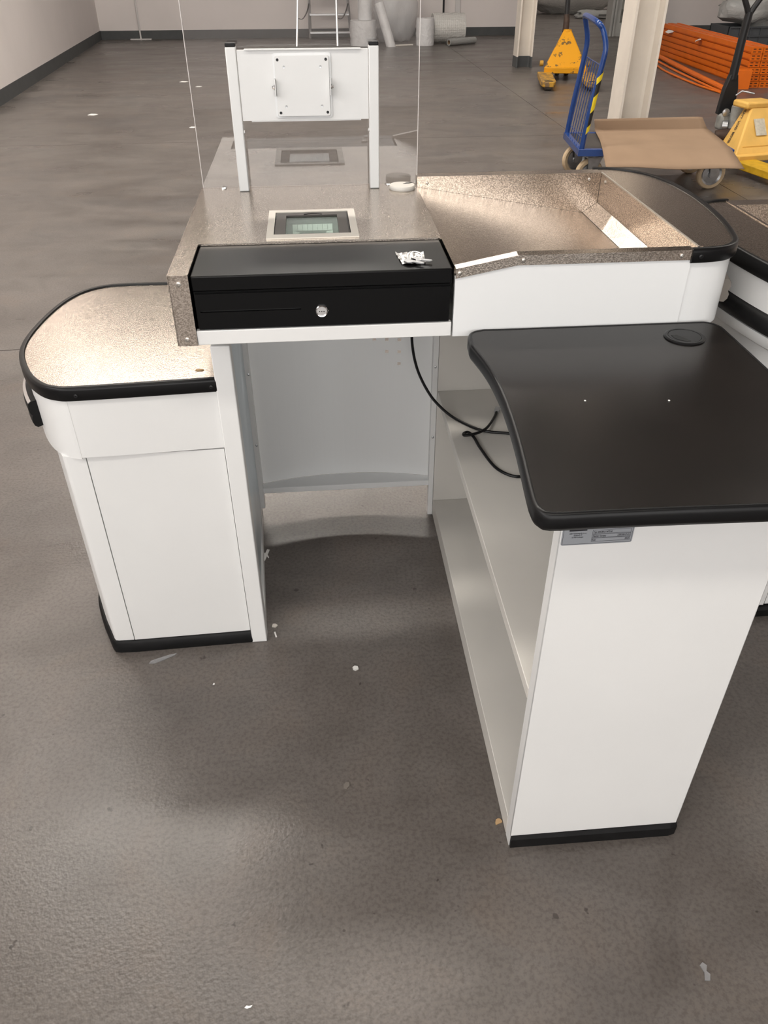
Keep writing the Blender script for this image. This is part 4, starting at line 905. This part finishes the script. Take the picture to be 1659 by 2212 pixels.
# ------------------------------------------------------------------ passage: door leaf, wrapped goods beyond
dr = MB(); X0d, X1d, yd = 5.17, 5.98, 15.02
for q in ((X0d, X0d + .085, 0, 2.05), (X1d - .085, X1d, 0, 2.05), (X0d + .085, X1d - .085, 0, .19), (X0d + .085, X1d - .085, .80, .95), (X0d + .085, X1d - .085, 1.95, 2.05)): dr.box(q[0], q[1], yd, yd + .045, q[2], q[3])
d1 = struct(dr.build('door_1', M['dimmed_door']))
for z0, z1 in ((.19, .80), (.95, 1.95)): MB().box(X0d + .085, X1d - .085, yd + .018, yd + .026, z0, z1).build('pane', M['pane'], d1)
jb = MB(); jb.box(5.085, 5.115, 14.98, 15.25, 0, 2.1); jb.box(5.118, 5.135, 15.0, 15.2, 0, 2.1); jb.box(5.138, 5.166, 14.97, 15.1, 0, 2.1)
struct(jb.build('trim_1', M['dimmed_door']))
tag(blob('wrapped_goods', M['bubble'], (5.9, 20.2, .42), (1.0, .5, .45), 7.7, .3, 14, 24, flatz=.004), 'pale plastic-wrapped goods on the floor beyond the passage', 'plastic film')
tag(blob('film_heap', M['film_grey'], (6.05, 18.9, .05), (.42, .30, .10), 9.1, .5, 10, 20, flatz=.003), 'flat heap of grey film on the floor in the passage', 'plastic film')
# ------------------------------------------------------------------ litter on the floor and counters
def chip(name, cat, label, x, y, poly, m, h=.0015, z=0.0, a=0.0, tilt=0.0):
    Mx = Matrix.Translation((x, y, z)) @ Matrix.Rotation(a, 4, 'Z') @ Matrix.Rotation(tilt, 4, 'X')
    n = len(poly); b = MB(); b.prism(poly, 0, h); b.v = [tuple(Mx @ Vector(v)) for v in b.v]
    return tag(b.build(name, m), label, cat)
chip('plastic_clip', 'clip', 'white plastic clip on the floor beside the left unit', -.176, 1.60, [(-.003, -.022), (.004, -.022), (.004, -.004), (.010, -.010), (.011, -.008), (.004, .002), (.004, .022), (-.003, .022), (-.003, .004), (-.008, .010), (-.009, .008), (-.003, -.002)], M['paper'], .003, a=-.25)
chip('foil_scrap', 'scrap', 'crumpled tan scrap by the foot of the white post', -.146, 1.336, [(-.006, -.004), (.002, -.006), (.007, 0), (.002, .005), (-.004, .005)], M['beige'], .003)
chip('plastic_stick', 'stick', 'tiny white plastic stick by the foot of the white post', -.143, 1.306, [(-.0016, -.008), (.0016, -.008), (.0016, .008), (-.0016, .008)], M['paper'], .003, a=.25)
chip('film_strip', 'film', 'clear film strip on the floor in front of the left kick plate', -.392, 1.252, [(-.030, -.008), (-.018, -.010), (.004, -.003), (.026, .006), (.030, .011), (.012, .009), (-.012, .003), (-.026, -.001)], M['film'], .002, a=.12)
chip('lint', 'lint', 'small white lint ball in the middle of the floor', .036, 1.186, [(-.006, -.003), (-.001, -.006), (.006, -.003), (.005, .004), (-.002, .006), (-.007, .002)], M['bubble'], .004)
chip('leaf_scrap', 'scrap', 'dry brown leaf scrap on the floor in front of the counter', .002, .893, [(-.003, -.008), (.003, -.007), (.006, .001), (.003, .008), (-.003, .006), (-.005, 0)], M['rib'], .002, a=-.4)
chip('tan_chip', 'chip', 'tan half-round chip beside the shelf cabinet corner', .274, .793, [(-.006, -.006), (-.006, -.001), (-.004, .004), (0, .006), (.004, .005), (.0065, .001), (.0065, -.002)], M['tan'], .002)
chip('film_scrap', 'film', 'folded clear tape scrap on the floor at the lower right', .542, .512, [(-.006, -.012), (.002, -.013), (.006, -.004), (.002, .001), (.006, .009), (.001, .014), (-.005, .010), (-.002, .000)], M['film'], .002)
chip('white_flake', 'flake', 'white flake on the floor at the bottom of the view', -.163, .524, [(-.006, -.001), (-.002, -.0025), (.004, -.001), (.006, .002), (.001, .001), (-.003, .002)], M['paper'], .001)
chip('small_pebble', 'pebble', 'tiny white crumb on the floor below the left unit', -.272, 1.168, [(-.002, -.002), (.002, -.001), (.002, .002), (-.001, .002)], M['paper'], .002)
chip('wood_chip', 'chip', 'small orange-brown chip on the left steel shelf top', -.227, 1.332, [(-.007, -.001), (-.002, -.003), (.006, -.002), (.008, .001), (.001, .003), (-.006, .002)], M['tan'], .0015, z=TOPZ - .0008)
for k, (x, y, l_) in enumerate(((.362, .945, 'left'), (.479, .935, 'right'))): chip('crumb', 'crumb', 'tiny pale crumb on the %s half of the black table top' % l_, x, y, [(-.0013, -.001), (.0012, -.0012), (.001, .001), (-.001, .0012)], M['paper'], .001, z=TZ)
far_bits = [((215, 212), -1.993, 9.0), ]
for lab_, x, y, s in (('white paper fleck on the far floor near the left wall', -2.02, 8.27, .045), ('white paper fleck on the far floor left of the screen', -1.43, 10.35, .05), ('small white fleck on the far floor close to the clear screen', -1.22, 9.95, .035), ('white paper fleck nearest the back wall pipe', -.63, 11.55, .05), ('small white fleck on the floor midway to the screen bracket', -1.02, 7.55, .03)):
    chip('paper_fleck', 'paper', lab_, x, y, [(-s, -s * .6), (s * .3, -s), (s, 0), (s * .4, s * .7), (-s * .6, s)], M['paper'], .003)
